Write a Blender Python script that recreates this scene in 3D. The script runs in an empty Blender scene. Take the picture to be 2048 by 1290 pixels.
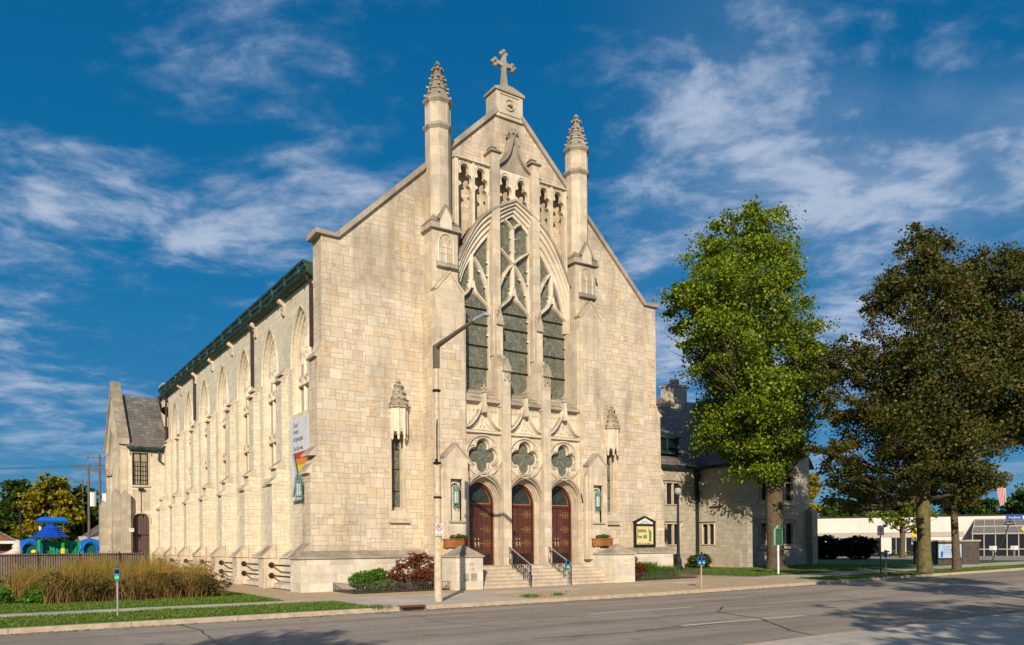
import bpy, bmesh, math, random
import numpy as np
from mathutils import Vector, Matrix
from mathutils.geometry import tessellate_polygon
random.seed(7)
R = math.radians
S = bpy.context.scene
COL = S.collection

# ---------------------------------------------------------------- camera
cam = bpy.data.cameras.new("camera")
co = bpy.data.objects.new("camera", cam)
COL.objects.link(co)
co.matrix_world = (Matrix.Translation((-12.6, -36.0, 2.1)) @ Matrix.Rotation(R(-34), 4, 'Z')
                   @ Matrix.Rotation(R(90), 4, 'X') @ Matrix.Rotation(-0.009, 4, 'Z'))
cam.sensor_width = 36
cam.lens = 27.70
cam.shift_y = 0.2178
cam.clip_end = 3000
S.camera = co

# ---------------------------------------------------------------- sky and sun
SUN_EL, SUN_TO = 24.5, 52.5            # elevation; heading of the light, from +x
w = bpy.data.worlds.new("World")
S.world = w
w.use_nodes = True


class NT:
    """tiny node builder"""
    def __init__(s, nt):
        s.nt = nt
    def node(s, t, **k):
        n = s.nt.nodes.new(t)
        for a, b in k.items():
            if a.startswith('i_'):
                q = a[2:]
                q = int(q) if q.isdigit() else q.replace('_', ' ')
                s.set(n.inputs[q], b)
            else:
                setattr(n, a, b)
        return n
    def set(s, sock, v):
        if isinstance(v, bpy.types.NodeSocket):
            s.nt.links.new(v, sock)
        else:
            if hasattr(sock.default_value, '__len__') and not hasattr(v, '__len__'):
                v = (v, v, v)
            if sock.type == 'RGBA' and len(v) == 3:
                v = (*v, 1)
            sock.default_value = v
    def m(s, op, a, b=None, c=None, clamp=False):
        n = s.nt.nodes.new('ShaderNodeMath')
        n.operation = op
        n.use_clamp = clamp
        for i, v in enumerate((a, b, c)):
            if v is not None:
                s.set(n.inputs[i], v)
        return n.outputs[0]
    def mix(s, f, a, b, mode='MIX'):
        n = s.nt.nodes.new('ShaderNodeMix')
        n.data_type = 'RGBA'
        n.blend_type = mode
        s.set(n.inputs[0], f)
        s.set(n.inputs[6], a)
        s.set(n.inputs[7], b)
        return n.outputs[2]
    def noise(s, vec, scale, detail=4, rough=.6, dist=0.):
        n = s.node('ShaderNodeTexNoise')
        n.inputs['Scale'].default_value = scale
        n.inputs['Detail'].default_value = detail
        n.inputs['Roughness'].default_value = rough
        n.inputs['Distortion'].default_value = dist
        if vec is not None:
            s.set(n.inputs['Vector'], vec)
        return n.outputs['Fac']
    def ramp(s, f, stops, interp='LINEAR'):
        n = s.nt.nodes.new('ShaderNodeValToRGB')
        n.color_ramp.interpolation = interp
        e = n.color_ramp.elements
        while len(e) < len(stops):
            e.new(0.5)
        for i, (p, c) in enumerate(stops):
            e[i].position = p
            if not hasattr(c, '__len__'):
                c = (c, c, c)
            e[i].color = (*c, 1)
        s.set(n.inputs[0], f)
        return n.outputs[0]
    def comb(s, x, y, z):
        n = s.node('ShaderNodeCombineXYZ')
        for i, v in enumerate((x, y, z)):
            s.set(n.inputs[i], v)
        return n.outputs[0]
    def sep(s, v):
        n = s.node('ShaderNodeSeparateXYZ')
        s.set(n.inputs[0], v)
        return n.outputs
    def white(s, v, dim='3D', wv=None):
        n = s.node('ShaderNodeTexWhiteNoise')
        n.noise_dimensions = dim
        if dim == '1D':
            s.set(n.inputs['W'], v)
        else:
            s.set(n.inputs['Vector'], v)
        return n.outputs


W = NT(w.node_tree)
bgn = [n for n in w.node_tree.nodes if n.type == 'BACKGROUND'][0]
sky = W.node('ShaderNodeTexSky')
sky.sky_type = 'NISHITA'
sky.sun_disc = False
sky.sun_elevation = R(SUN_EL)
sky.sun_rotation = math.atan2(-math.cos(R(SUN_TO)), -math.sin(R(SUN_TO)))
sky.altitude = 200
sky.air_density = 1.0
sky.dust_density = 0.3
sky.ozone_density = 3.0
tc = W.node('ShaderNodeTexCoord')
dx, dy, dz = W.sep(tc.outputs['Generated'])
zc = W.m('MAXIMUM', dz, 0.0)
k = W.m('DIVIDE', 1.0, W.m('ADD', zc, 0.13))
SEED = 12.4
# coordinates on a flat cloud deck, turned so that p runs across the view and q away from it
ang = R(56)
p_ = W.m('MULTIPLY', W.m('SUBTRACT', W.m('MULTIPLY', dx, math.sin(ang)), W.m('MULTIPLY', dy, math.cos(ang))), k)
q_ = W.m('MULTIPLY', W.m('ADD', W.m('MULTIPLY', dx, math.cos(ang)), W.m('MULTIPLY', dy, math.sin(ang))), k)
v1 = W.comb(p_, W.m('MULTIPLY', q_, 1.15), SEED)
warp = W.node('ShaderNodeTexNoise', i_Scale=1.1, i_Detail=3.0)
W.set(warp.inputs['Vector'], v1)
wv = W.node('ShaderNodeVectorMath', operation='MULTIPLY_ADD')
W.set(wv.inputs[0], warp.outputs['Color'])
wv.inputs[1].default_value = (0.7, 0.45, 0.0)
W.set(wv.inputs[2], v1)
big = W.noise(wv.outputs[0], 1.05, 3, .5)
fine = W.noise(wv.outputs[0], 3.6, 10, .60, .25)
puff = W.noise(v1, 10.0, 8, .62, .2)
rat = W.m('DIVIDE', p_, W.m('MAXIMUM', q_, .05))
sr = W.node('ShaderNodeMapRange', interpolation_type='SMOOTHSTEP', i_1=0.05, i_2=0.42, i_3=0.0, i_4=0.085)
W.set(sr.inputs[0], rat)
sl = W.node('ShaderNodeMapRange', interpolation_type='SMOOTHSTEP', i_1=-0.12, i_2=-0.5, i_3=-0.01, i_4=0.022)
W.set(sl.inputs[0], rat)
hi = W.node('ShaderNodeMapRange', i_1=0.36, i_2=0.52, i_3=1.0, i_4=0.0)
W.set(hi.inputs[0], dz)
side = W.node('ShaderNodeMath', operation='ADD')
W.set(side.inputs[0], sr.outputs[0])
W.set(side.inputs[1], W.m('MULTIPLY', sl.outputs[0], hi.outputs[0]))
dens = W.m('ADD', W.m('ADD', W.m('MULTIPLY', big, .46), W.m('MULTIPLY', fine, .50)),
           W.m('ADD', W.m('MULTIPLY', puff, .20), side.outputs[0]))
cl = W.node('ShaderNodeMapRange', interpolation_type='SMOOTHSTEP', i_1=0.555, i_2=0.76, i_3=0.0, i_4=0.84)
W.set(cl.inputs[0], dens)
low = W.node('ShaderNodeMapRange', i_1=0.03, i_2=0.20, i_3=0.10, i_4=1.0)
W.set(low.inputs[0], dz)
veil = W.m('MULTIPLY', W.m('MULTIPLY', sr.outputs[0], 6.5), W.ramp(big, [(.36, 0), (.62, 1)]))
cf = W.m('MULTIPLY', W.m('MAXIMUM', cl.outputs[0], veil), low.outputs[0])
deep = W.ramp(dz, [(0.0, (.75, 1.65, 2.8)), (.13, (.24, 1.35, 2.75)), (.33, (.01, 1.22, 2.8)), (.60, (.0, .88, 2.35)), (1.0, (.01, .5, 1.7))])
skc = W.mix(.22, deep, W.mix(1.0, sky.outputs[0], (.15, .6, .9), 'MULTIPLY'))
cloudc = W.mix(W.m('MULTIPLY', cl.outputs[0], 1.1, clamp=True), (1.4, 2.5, 4.2), (4.2, 4.8, 6.0))
W.set(bgn.inputs[0], W.mix(cf, skc, cloudc))
bgn.inputs[1].default_value = 0.115

sun = bpy.data.lights.new("sun", 'SUN')
sun.energy = 5.0
sun.angle = R(0.53)
sun.color = (1.0, 0.875, 0.70)
so = bpy.data.objects.new("sun", sun)
COL.objects.link(so)
h = R(SUN_TO)
ldir = Vector((math.cos(h) * math.cos(R(SUN_EL)), math.sin(h) * math.cos(R(SUN_EL)), -math.sin(R(SUN_EL))))
so.rotation_euler = ldir.to_track_quat('-Z', 'Y').to_euler()
so.location = (-30, -60, 40)
S.view_settings.view_transform = 'Standard'
S.view_settings.look = 'None'
S.view_settings.exposure = 0.10
S.view_settings.gamma = 1
S.cycles.max_bounces = 6
S.cycles.transparent_max_bounces = 6
S.cycles.use_denoising = True

# ---------------------------------------------------------------- materials
def mat(name):
    m = bpy.data.materials.new(name)
    m.use_nodes = True
    T = NT(m.node_tree)
    T.b = [n for n in m.node_tree.nodes if n.type == 'BSDF_PRINCIPLED'][0]
    T.mat = m
    return T

def pos(T):
    return T.node('ShaderNodeNewGeometry').outputs['Position']

def simple(name, col, rough=.7, var=.18, scale=3.0, metal=0., spec=.3, bump=0.):
    T = mat(name)
    P = pos(T)
    f = T.noise(P, scale, 5, .65)
    c1 = tuple(x * (1 - var) for x in col)
    c2 = tuple(min(1, x * (1 + var)) for x in col)
    T.set(T.b.inputs['Base Color'], T.ramp(f, [(.3, c1), (.7, c2)]))
    T.b.inputs['Roughness'].default_value = rough
    T.b.inputs['Metallic'].default_value = metal
    T.b.inputs['Specular IOR Level'].default_value = spec
    if bump:
        bn = T.node('ShaderNodeBump', i_Distance=.02, i_Strength=bump)
        T.set(bn.inputs['Height'], T.noise(P, scale * 6, 4))
        T.set(T.b.inputs['Normal'], bn.outputs[0])
    return T.mat

def uv_wall(T):
    """u along the wall (x or y by which way the face looks), v up"""
    g = T.node('ShaderNodeNewGeometry')
    x, y, z = T.sep(g.outputs['Position'])
    nx = T.m('ABSOLUTE', T.sep(g.outputs['True Normal'])[0])
    isx = T.m('GREATER_THAN', nx, .72)
    u = T.m('ADD', x, T.m('MULTIPLY', isx, T.m('ADD', T.m('SUBTRACT', y, x), 31.7)))
    return g.outputs['Position'], u, z

def stains(T, P, amount):
    sv = T.node('ShaderNodeMapping', i_Scale=(1.0, 1.0, .22))
    T.set(sv.inputs[0], P)
    s1 = T.noise(sv.outputs[0], .8, 6, .65)
    s2 = T.noise(P, .33, 3, .5)
    hz = T.node('ShaderNodeMapRange', i_1=9.0, i_2=24.0, i_3=0.0, i_4=0.085)
    T.set(hz.inputs[0], T.sep(P)[2])
    return T.m('MULTIPLY', T.ramp(T.m('ADD', hz.outputs[0], T.m('ADD', T.m('MULTIPLY', s1, .6), T.m('MULTIPLY', s2, .4))), [(.50, 0), (.70, 1)]), amount)

def ashlar(name, cols, mortar, H=.58, Wd=1.2, stain=.35, rust=.05, edge=.011):
    T = mat(name)
    P, u, z = uv_wall(T)
    fr, fl = (lambda a: T.m('FRACT', a)), (lambda a: T.m('FLOOR', a))
    seam = T.white(fl(T.m('DIVIDE', u, 3.1)), '1D')[0]
    v = T.m('DIVIDE', T.m('ADD', z, T.m('MULTIPLY', T.m('ROUND', T.m('MULTIPLY', seam, 3)), H / 3)), H)
    r = fl(v)
    fv = T.m('SUBTRACT', v, r)
    uu = T.m('ADD', T.m('DIVIDE', u, Wd), T.m('MULTIPLY', T.white(r, '1D')[0], 7.3))
    c = fl(uu)
    fu = T.m('SUBTRACT', uu, c)
    h1 = T.sep(T.white(T.comb(c, r, 1.0))[1])
    s = T.m('ADD', .33, T.m('MULTIPLY', h1[0], .34))
    sd = T.m('GREATER_THAN', fu, s)
    width = T.m('ADD', s, T.m('MULTIPLY', sd, T.m('SUBTRACT', 1, T.m('MULTIPLY', s, 2))))
    lu = T.m('DIVIDE', T.m('SUBTRACT', fu, T.m('MULTIPLY', sd, s)), width)
    h2 = T.sep(T.white(T.comb(c, r, T.m('ADD', sd, 5.0)))[1])
    spl = T.m('GREATER_THAN', h2[0], .42)
    t0 = T.m('ADD', .30, T.m('MULTIPLY', h2[1], .40))
    t = T.m('ADD', T.m('MULTIPLY', spl, t0), T.m('MULTIPLY', T.m('SUBTRACT', 1, spl), 1.0))
    top = T.m('GREATER_THAN', fv, t)
    hh = T.m('ADD', t, T.m('MULTIPLY', top, T.m('SUBTRACT', 1, T.m('MULTIPLY', t, 2))))
    lv = T.m('DIVIDE', T.m('SUBTRACT', fv, T.m('MULTIPLY', top, t)), T.m('MAXIMUM', hh, .01))
    # a second vertical joint in some of the low, long blocks
    h3 = T.sep(T.white(T.comb(T.m('ADD', c, T.m('MULTIPLY', sd, .5)), r, T.m('ADD', top, 9.0)))[1])
    sp2 = T.m('MULTIPLY', T.m('GREATER_THAN', h3[0], .55), spl)
    s2 = T.m('ADD', .35, T.m('MULTIPLY', h3[1], .3))
    s2 = T.m('ADD', T.m('MULTIPLY', sp2, s2), T.m('SUBTRACT', 1, sp2))
    sd2 = T.m('GREATER_THAN', lu, s2)
    w2 = T.m('ADD', s2, T.m('MULTIPLY', sd2, T.m('SUBTRACT', 1, T.m('MULTIPLY', s2, 2))))
    lu2 = T.m('DIVIDE', T.m('SUBTRACT', lu, T.m('MULTIPLY', sd2, s2)), T.m('MAXIMUM', w2, .01))
    du = T.m('MULTIPLY', T.m('MINIMUM', lu2, T.m('SUBTRACT', 1, lu2)), T.m('MULTIPLY', T.m('MULTIPLY', w2, width), Wd))
    dv = T.m('MULTIPLY', T.m('MINIMUM', lv, T.m('SUBTRACT', 1, lv)), T.m('MULTIPLY', hh, H))
    wob = T.m('MULTIPLY', T.m('SUBTRACT', T.noise(P, 9, 3), .5), .012)
    d = T.m('ADD', T.m('MINIMUM', du, dv), wob)
    jn = T.node('ShaderNodeMapRange', i_1=edge * .4, i_2=edge * 1.5, i_3=1.0, i_4=0.0)
    T.set(jn.inputs[0], d)
    idc = T.sep(T.white(T.comb(T.m('ADD', c, T.m('MULTIPLY', sd, .37)), T.m('ADD', r, T.m('MULTIPLY', top, .41)), T.m('ADD', sd2, 2.0)))[1])
    n = len(cols)
    col = T.ramp(idc[0], [((i + .5) / n, c_) for i, c_ in enumerate(cols)])
    col = T.mix(1.0, col, T.ramp(idc[1], [(0, .92), (1, 1.05)]), 'MULTIPLY')
    grain = T.noise(P, 2.2, 8, .7)
    col = T.mix(1.0, col, T.ramp(grain, [(.25, .82), (.75, 1.14)]), 'MULTIPLY')
    if rust:
        rvm = T.node('ShaderNodeMapping', i_Scale=(1, 1, 2.6))
        T.set(rvm.inputs[0], P)
        rv = rvm.outputs[0]
        rm = T.m('MULTIPLY', T.m('GREATER_THAN', idc[2], 1 - rust), T.ramp(T.noise(rv, 3.0, 5, .6), [(.46, 0), (.62, .8)]))
        col = T.mix(rm, col, (.50, .27, .09))
    col = T.mix(stains(T, P, stain), col, (.17, .145, .11))
    col = T.mix(T.m('MULTIPLY', jn.outputs[0], .8), col, mortar)
    T.set(T.b.inputs['Base Color'], col)
    T.b.inputs['Roughness'].default_value = .88
    T.b.inputs['Specular IOR Level'].default_value = .15
    hgt = T.m('SUBTRACT', T.m('ADD', T.m('MULTIPLY', idc[1], .35), T.m('MULTIPLY', T.noise(P, 7, 6, .7), .8)), T.m('MULTIPLY', jn.outputs[0], .7))
    bn = T.node('ShaderNodeBump', i_Distance=.025, i_Strength=.55)
    T.set(bn.inputs['Height'], hgt)
    T.set(T.b.inputs['Normal'], bn.outputs[0])
    return T.mat

def limestone(name, col, H=.5, Wd=.95, joint=.3, stain=.4, green=0.):
    T = mat(name)
    P, u, z = uv_wall(T)
    row = T.m('DIVIDE', z, H)
    r = T.m('FLOOR', row)
    fv = T.m('SUBTRACT', row, r)
    uu = T.m('ADD', T.m('DIVIDE', u, Wd), T.m('MULTIPLY', T.white(r, '1D')[0], 5.1))
    c = T.m('FLOOR', uu)
    fu = T.m('SUBTRACT', uu, c)
    d = T.m('MINIMUM', T.m('MULTIPLY', T.m('MINIMUM', fu, T.m('SUBTRACT', 1, fu)), Wd), T.m('MULTIPLY', T.m('MINIMUM', fv, T.m('SUBTRACT', 1, fv)), H))
    jn = T.node('ShaderNodeMapRange', i_1=.004, i_2=.014, i_3=1.0, i_4=0.0)
    T.set(jn.inputs[0], d)
    rnd = T.sep(T.white(T.comb(c, r, 4.0))[1])
    cc = T.mix(1.0, col, T.ramp(rnd[0], [(0, .86), (1, 1.10)]), 'MULTIPLY')
    cc = T.mix(T.m('MULTIPLY', rnd[1], .3), cc, (.60, .46, .28))
    cc = T.mix(1.0, cc, T.ramp(T.noise(P, 1.7, 9, .72), [(.28, .76), (.74, 1.14)]), 'MULTIPLY')
    cc = T.mix(stains(T, P, stain), cc, (.16, .14, .11))
    sv2 = T.node('ShaderNodeMapping', i_Scale=(3.2, 3.2, .16))
    T.set(sv2.inputs[0], P)
    streak = T.m('MULTIPLY', T.ramp(T.noise(sv2.outputs[0], 1.6, 5, .7), [(.52, 0), (.68, 1)]), min(.5, stain))
    cc = T.mix(streak, cc, (.25, .21, .165))
    # lichen and soot on surfaces that look up
    nz = T.sep(T.node('ShaderNodeNewGeometry').outputs['True Normal'])[2]
    up = T.m('MULTIPLY', T.m('GREATER_THAN', nz, .3), T.ramp(T.noise(P, 1.3, 6, .7), [(.38, .15), (.6, .8)]))
    cc = T.mix(up, cc, (.20, .165, .12))
    cc = T.mix(T.m('MULTIPLY', jn.outputs[0], joint), cc, (.30, .24, .17))
    if green:
        cc = T.mix(T.m('MULTIPLY', T.ramp(T.noise(P, 3, 4), [(.5, 0), (.7, 1)]), green), cc, (.20, .38, .31))
    T.set(T.b.inputs['Base Color'], cc)
    T.b.inputs['Roughness'].default_value = .85
    T.b.inputs['Specular IOR Level'].default_value = .15
    bn = T.node('ShaderNodeBump', i_Distance=.02, i_Strength=.35)
    T.set(bn.inputs['Height'], T.m('SUBTRACT', T.noise(P, 9, 6, .7), T.m('MULTIPLY', jn.outputs[0], .6)))
    T.set(T.b.inputs['Normal'], bn.outputs[0])
    return T.mat

CREAM = [(.63, .52, .385), (.665, .565, .435), (.60, .485, .345), (.645, .54, .40), (.615, .525, .41), (.69, .60, .47), (.635, .50, .335)]
SHADEC = [(.46, .415, .33), (.50, .45, .365), (.42, .37, .29), (.48, .43, .345)]  # annex stone, greyed so the tree shade on its walls is in the colour
M = {}
M['ashlar'] = ashlar('ashlar stone', CREAM, (.37, .27, .165), stain=.72, rust=.05, H=.5, Wd=1.12, edge=.010)
M['ashlar_side'] = ashlar('ashlar stone nave', [(.68, .60, .465), (.70, .63, .50), (.655, .56, .415), (.69, .61, .475)], (.44, .35, .22), H=.42, Wd=1.3, stain=.16, rust=.0, edge=.010)
M['ashlar_annex'] = ashlar('ashlar stone annex', SHADEC, (.24, .19, .13), H=.36, Wd=.95, stain=.4, rust=.0, edge=.009)
M['lime'] = limestone('dressed limestone', (.66, .56, .425), stain=.42)
M['lime2'] = limestone('dressed limestone weathered', (.44, .385, .31), stain=.8)
M['plinth'] = limestone('plinth limestone', (.74, .67, .55), H=.42, Wd=1.15, joint=.28, stain=.18)
M['trace'] = limestone('tracery stone', (.74, .65, .51), H=3, Wd=3, joint=.1, stain=.12)
M['steps'] = limestone('step stone', (.62, .53, .42), H=50, Wd=1.7, joint=.3, stain=.25)
M['limeg'] = limestone('limestone with copper run-off', (.68, .62, .5), green=.5, stain=.1)

def roof_mat(name, cols, course=.28):
    T = mat(name)
    g = T.node('ShaderNodeNewGeometry')
    x, y, z = T.sep(g.outputs['Position'])
    nx = T.m('ABSOLUTE', T.sep(g.outputs['True Normal'])[0])
    isx = T.m('GREATER_THAN', nx, .4)
    u = T.m('ADD', x, T.m('MULTIPLY', isx, T.m('SUBTRACT', y, x)))
    row = T.m('DIVIDE', z, course)
    r = T.m('FLOOR', row)
    uu = T.m('ADD', T.m('DIVIDE', u, .42), T.m('MULTIPLY', T.white(r, '1D')[0], 5.1))
    rnd = T.sep(T.white(T.comb(T.m('FLOOR', uu), r, 2.0))[1])
    n = len(cols)
    col = T.ramp(rnd[0], [((i + .5) / n, c) for i, c in enumerate(cols)])
    e = T.ramp(T.m('FRACT', row), [(0, .45), (.14, 1.0)])
    col = T.mix(1.0, col, e, 'MULTIPLY')
    fu = T.m('FRACT', uu)
    col = T.mix(1.0, col, T.ramp(T.m('MINIMUM', fu, T.m('SUBTRACT', 1, fu)), [(.01, .55), (.06, 1.)]), 'MULTIPLY')
    T.set(T.b.inputs['Base Color'], col)
    T.b.inputs['Roughness'].default_value = .5
    bn = T.node('ShaderNodeBump', i_Distance=.03, i_Strength=.6)
    T.set(bn.inputs['Height'], T.m('ADD', T.m('FRACT', row), T.m('MULTIPLY', rnd[1], .6)))
    T.set(T.b.inputs['Normal'], bn.outputs[0])
    return T.mat
M['slate'] = roof_mat('slate roof', [(.13, .12, .108), (.165, .15, .13), (.105, .10, .095), (.22, .195, .15), (.15, .125, .11)])

def glass_mat(name, col, rough=.35, mott=.5, sc=2.2, lead=False):
    T = mat(name)
    P = pos(T)
    sv = T.node('ShaderNodeMapping', i_Scale=(1.6, 1.6, .6))
    T.set(sv.inputs[0], P)
    f = T.noise(sv.outputs[0], sc * 3, 8, .75, .8)
    vo = T.node('ShaderNodeTexVoronoi', feature='DISTANCE_TO_EDGE')
    vo.inputs['Scale'].default_value = 5.5
    vc = T.node('ShaderNodeTexVoronoi')
    vc.inputs['Scale'].default_value = 5.5
    T.set(vo.inputs['Vector'], P)
    T.set(vc.inputs['Vector'], P)
    c = T.ramp(f, [(.3, tuple(c * (1 - mott) for c in col)), (.7, tuple(c * (1 + mott) for c in col))])
    if lead:
        c = T.mix(1.0, c, T.ramp(T.sep(vc.outputs['Color'])[0], [(0, (.72, .78, .74)), (1, (1.25, 1.2, 1.1))]), 'MULTIPLY')
        c = T.mix(1.0, c, T.ramp(vo.outputs['Distance'], [(.02, .45), (.06, 1.0)]), 'MULTIPLY')
    T.set(T.b.inputs['Base Color'], c)
    T.b.inputs['Roughness'].default_value = rough
    T.b.inputs['Specular IOR Level'].default_value = .35
    bn = T.node('ShaderNodeBump', i_Distance=.02, i_Strength=.25)
    T.set(bn.inputs['Height'], f)
    T.set(T.b.inputs['Normal'], bn.outputs[0])
    return T.mat
M['bigglass'] = glass_mat('leaded glass behind mesh', (.155, .16, .128), .3, .35, lead=True)
M['darkglass'] = glass_mat('dark window glass', (.012, .014, .018), .12, .5)
M['leadglass'] = glass_mat('leaded glass', (.34, .29, .21), .3, .4)
M['fanglass'] = glass_mat('fanlight glass', (.03, .04, .035), .1, .5)

def copper_mat():
    T = mat('green copper')
    P = pos(T)
    sv = T.node('ShaderNodeMapping', i_Scale=(1, .5, 3))
    T.set(sv.inputs[0], P)
    f = T.noise(sv.outputs[0], 2.2, 8, .75)
    T.set(T.b.inputs['Base Color'], T.ramp(f, [(.40, (.010, .018, .016)), (.55, (.018, .055, .045)), (.68, (.07, .25, .18))]))
    T.b.inputs['Roughness'].default_value = .6
    return T.mat
M['copper'] = copper_mat()
M['verdigris'] = simple('verdigris lantern copper', (.12, .23, .20), .6, .45, 12)
M['frost'] = simple('frosted lantern glass', (.45, .52, .50), .35, .15, 9)
M['brownpipe'] = simple('brown downspout paint', (.055, .03, .024), .5, .2)
M['iron'] = simple('black iron', (.012, .012, .014), .45, .3, spec=.5)
M['bronze'] = simple('dark bronze frame', (.035, .026, .02), .4, .2, metal=.4)
M['brass'] = simple('gilt strap iron', (.27, .16, .065), .5, .3, metal=.2)
M['palebrass'] = simple('pale brass', (.40, .34, .24), .5, .2)
M['white'] = simple('white paint', (.72, .72, .70), .5, .06)
M['offwhite'] = simple('pale plastic', (.62, .52, .44), .5, .1)
M['black'] = simple('black paint', (.012, .012, .012), .6, .1)
M['red'] = simple('red paint', (.45, .02, .02), .5, .1)
M['grey'] = simple('painted grey', (.30, .31, .33), .55, .15)
M['concrete_pole'] = simple('concrete pole', (.56, .44, .32), .85, .25, 5, bump=.4)
M['wood'] = simple('planter wood', (.28, .10, .028), .55, .3, 7)
M['polewood'] = simple('utility pole wood', (.14, .11, .085), .85, .3, 4)
M['soil'] = simple('bed soil', (.05, .032, .02), .95, .4, 8)
M['marker'] = simple('marker green', (.03, .10, .055), .5, .2, 5)
M['blue'] = simple('meter blue', (.012, .16, .28), .35, .15)
M['dblue'] = simple('meter bright blue', (.01, .09, .42), .35, .15)
M['lime_sticker'] = simple('green sticker', (.12, .75, .12), .5, .05)
M['galv'] = simple('galvanised pipe', (.38, .38, .37), .45, .15, 6, metal=.5)
M['tanpost'] = simple('tan painted post', (.42, .33, .22), .6, .15)
M['darkpole'] = simple('street lamp dark paint', (.02, .022, .026), .4, .2)
M['armbrown'] = simple('lamp arm weathered', (.17, .13, .085), .5, .25)

def door_mat():
    T = mat('oak door boards')
    P = pos(T)
    x, y, z = T.sep(P)
    row = T.m('DIVIDE', x, .135)
    e = T.m('FRACT', row)
    r = T.white(T.m('FLOOR', row), '1D')[0]
    sv = T.node('ShaderNodeMapping', i_Scale=(9, 9, .6))
    T.set(sv.inputs[0], P)
    c = T.ramp(T.noise(sv.outputs[0], 3, 6, .7), [(.3, (.060, .018, .012)), (.7, (.12, .038, .024))])
    c = T.mix(1.0, c, T.ramp(r, [(0, .75), (1, 1.2)]), 'MULTIPLY')
    c = T.mix(1.0, c, T.ramp(T.m('MINIMUM', e, T.m('SUBTRACT', 1, e)), [(.02, .35), (.09, 1.)]), 'MULTIPLY')
    T.set(T.b.inputs['Base Color'], c)
    T.b.inputs['Roughness'].default_value = .42
    return T.mat
M['door'] = door_mat()
M['doorframe'] = simple('door frame wood', (.085, .022, .012), .4, .2)

def asphalt_mat():
    T = mat('asphalt')
    P = pos(T)
    f = T.noise(P, 55, 3, .8)
    sv = T.node('ShaderNodeMapping', i_Scale=(.09, .55, 1))
    T.set(sv.inputs[0], P)
    b = T.noise(sv.outputs[0], 1.0, 5, .6)
    c = T.ramp(f, [(.3, (.24, .195, .148)), (.7, (.43, .36, .285))])
    tr = T.node('ShaderNodeMapping', i_Scale=(.03, 1.1, 1))          # tyre tracks run along the lanes
    T.set(tr.inputs[0], P)
    c = T.mix(1.0, c, T.ramp(T.noise(tr.outputs[0], 1.0, 4, .6), [(.38, .80), (.62, 1.1)]), 'MULTIPLY')
    c = T.mix(T.m('MULTIPLY', T.ramp(T.noise(P, 1.9, 2, .4), [(.66, 0), (.72, 1)]), .35), c, (.07, .06, .05))
    c = T.mix(T.m('MULTIPLY', T.ramp(T.noise(P, .23, 2, .3), [(.60, 0), (.61, 1)]), .30), c, (.20, .165, .13))
    c = T.mix(1.0, c, T.ramp(b, [(.3, .82), (.7, 1.14)]), 'MULTIPLY')
    c = T.mix(1.0, c, T.ramp(T.noise(P, .7, 5, .7), [(.3, .88), (.7, 1.1)]), 'MULTIPLY')
    T.set(T.b.inputs['Base Color'], c)
    T.b.inputs['Roughness'].default_value = .85
    bn = T.node('ShaderNodeBump', i_Distance=.01, i_Strength=.5)
    T.set(bn.inputs['Height'], f)
    T.set(T.b.inputs['Normal'], bn.outputs[0])
    return T.mat
M['asphalt'] = asphalt_mat()

def paving_mat(name, c1, c2, sx, sy, joint=.012, jd=.55, var=.12):
    T = mat(name)
    P = pos(T)
    x, y, z = T.sep(P)
    u = T.m('DIVIDE', x, sx)
    v = T.m('DIVIDE', y, sy)
    fu, fv = T.m('FRACT', u), T.m('FRACT', v)
    d = T.m('MINIMUM', T.m('MULTIPLY', T.m('MINIMUM', fu, T.m('SUBTRACT', 1, fu)), sx), T.m('MULTIPLY', T.m('MINIMUM', fv, T.m('SUBTRACT', 1, fv)), sy))
    rnd = T.white(T.comb(T.m('FLOOR', u), T.m('FLOOR', v), 1.0))[0]
    c = T.ramp(T.noise(P, 1.4, 7, .72), [(.3, c1), (.7, c2)])
    c = T.mix(1.0, c, T.ramp(rnd, [(0, 1 - var), (1, 1 + var)]), 'MULTIPLY')
    c = T.mix(1.0, c, T.ramp(T.noise(P, 28, 4, .8), [(.3, .9), (.7, 1.08)]), 'MULTIPLY')
    c = T.mix(1.0, c, T.ramp(d, [(joint * .4, jd), (joint * 1.4, 1.)]), 'MULTIPLY')
    T.set(T.b.inputs['Base Color'], c)
    T.b.inputs['Roughness'].default_value = .9
    return T.mat
M['walk'] = paving_mat('concrete walk', (.42, .36, .285), (.56, .49, .40), 1.6, 1.85)
M['brickpave'] = paving_mat('tan brick paving', (.43, .30, .165), (.58, .43, .26), .22, .11, .006, .75, .12)
M['kerb'] = simple('kerb concrete', (.45, .36, .27), .9, .25, 3, bump=.3)
M['grassbase'] = simple('turf', (.045, .115, .012), .95, .45, 2.2)
M['farground'] = simple('far ground', (.20, .17, .14), .95, .2, .6)
M['paint'] = simple('road paint', (.70, .68, .64), .7, .18, 14)
M['tar'] = simple('crack sealant', (.06, .05, .045), .5, .3)

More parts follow.
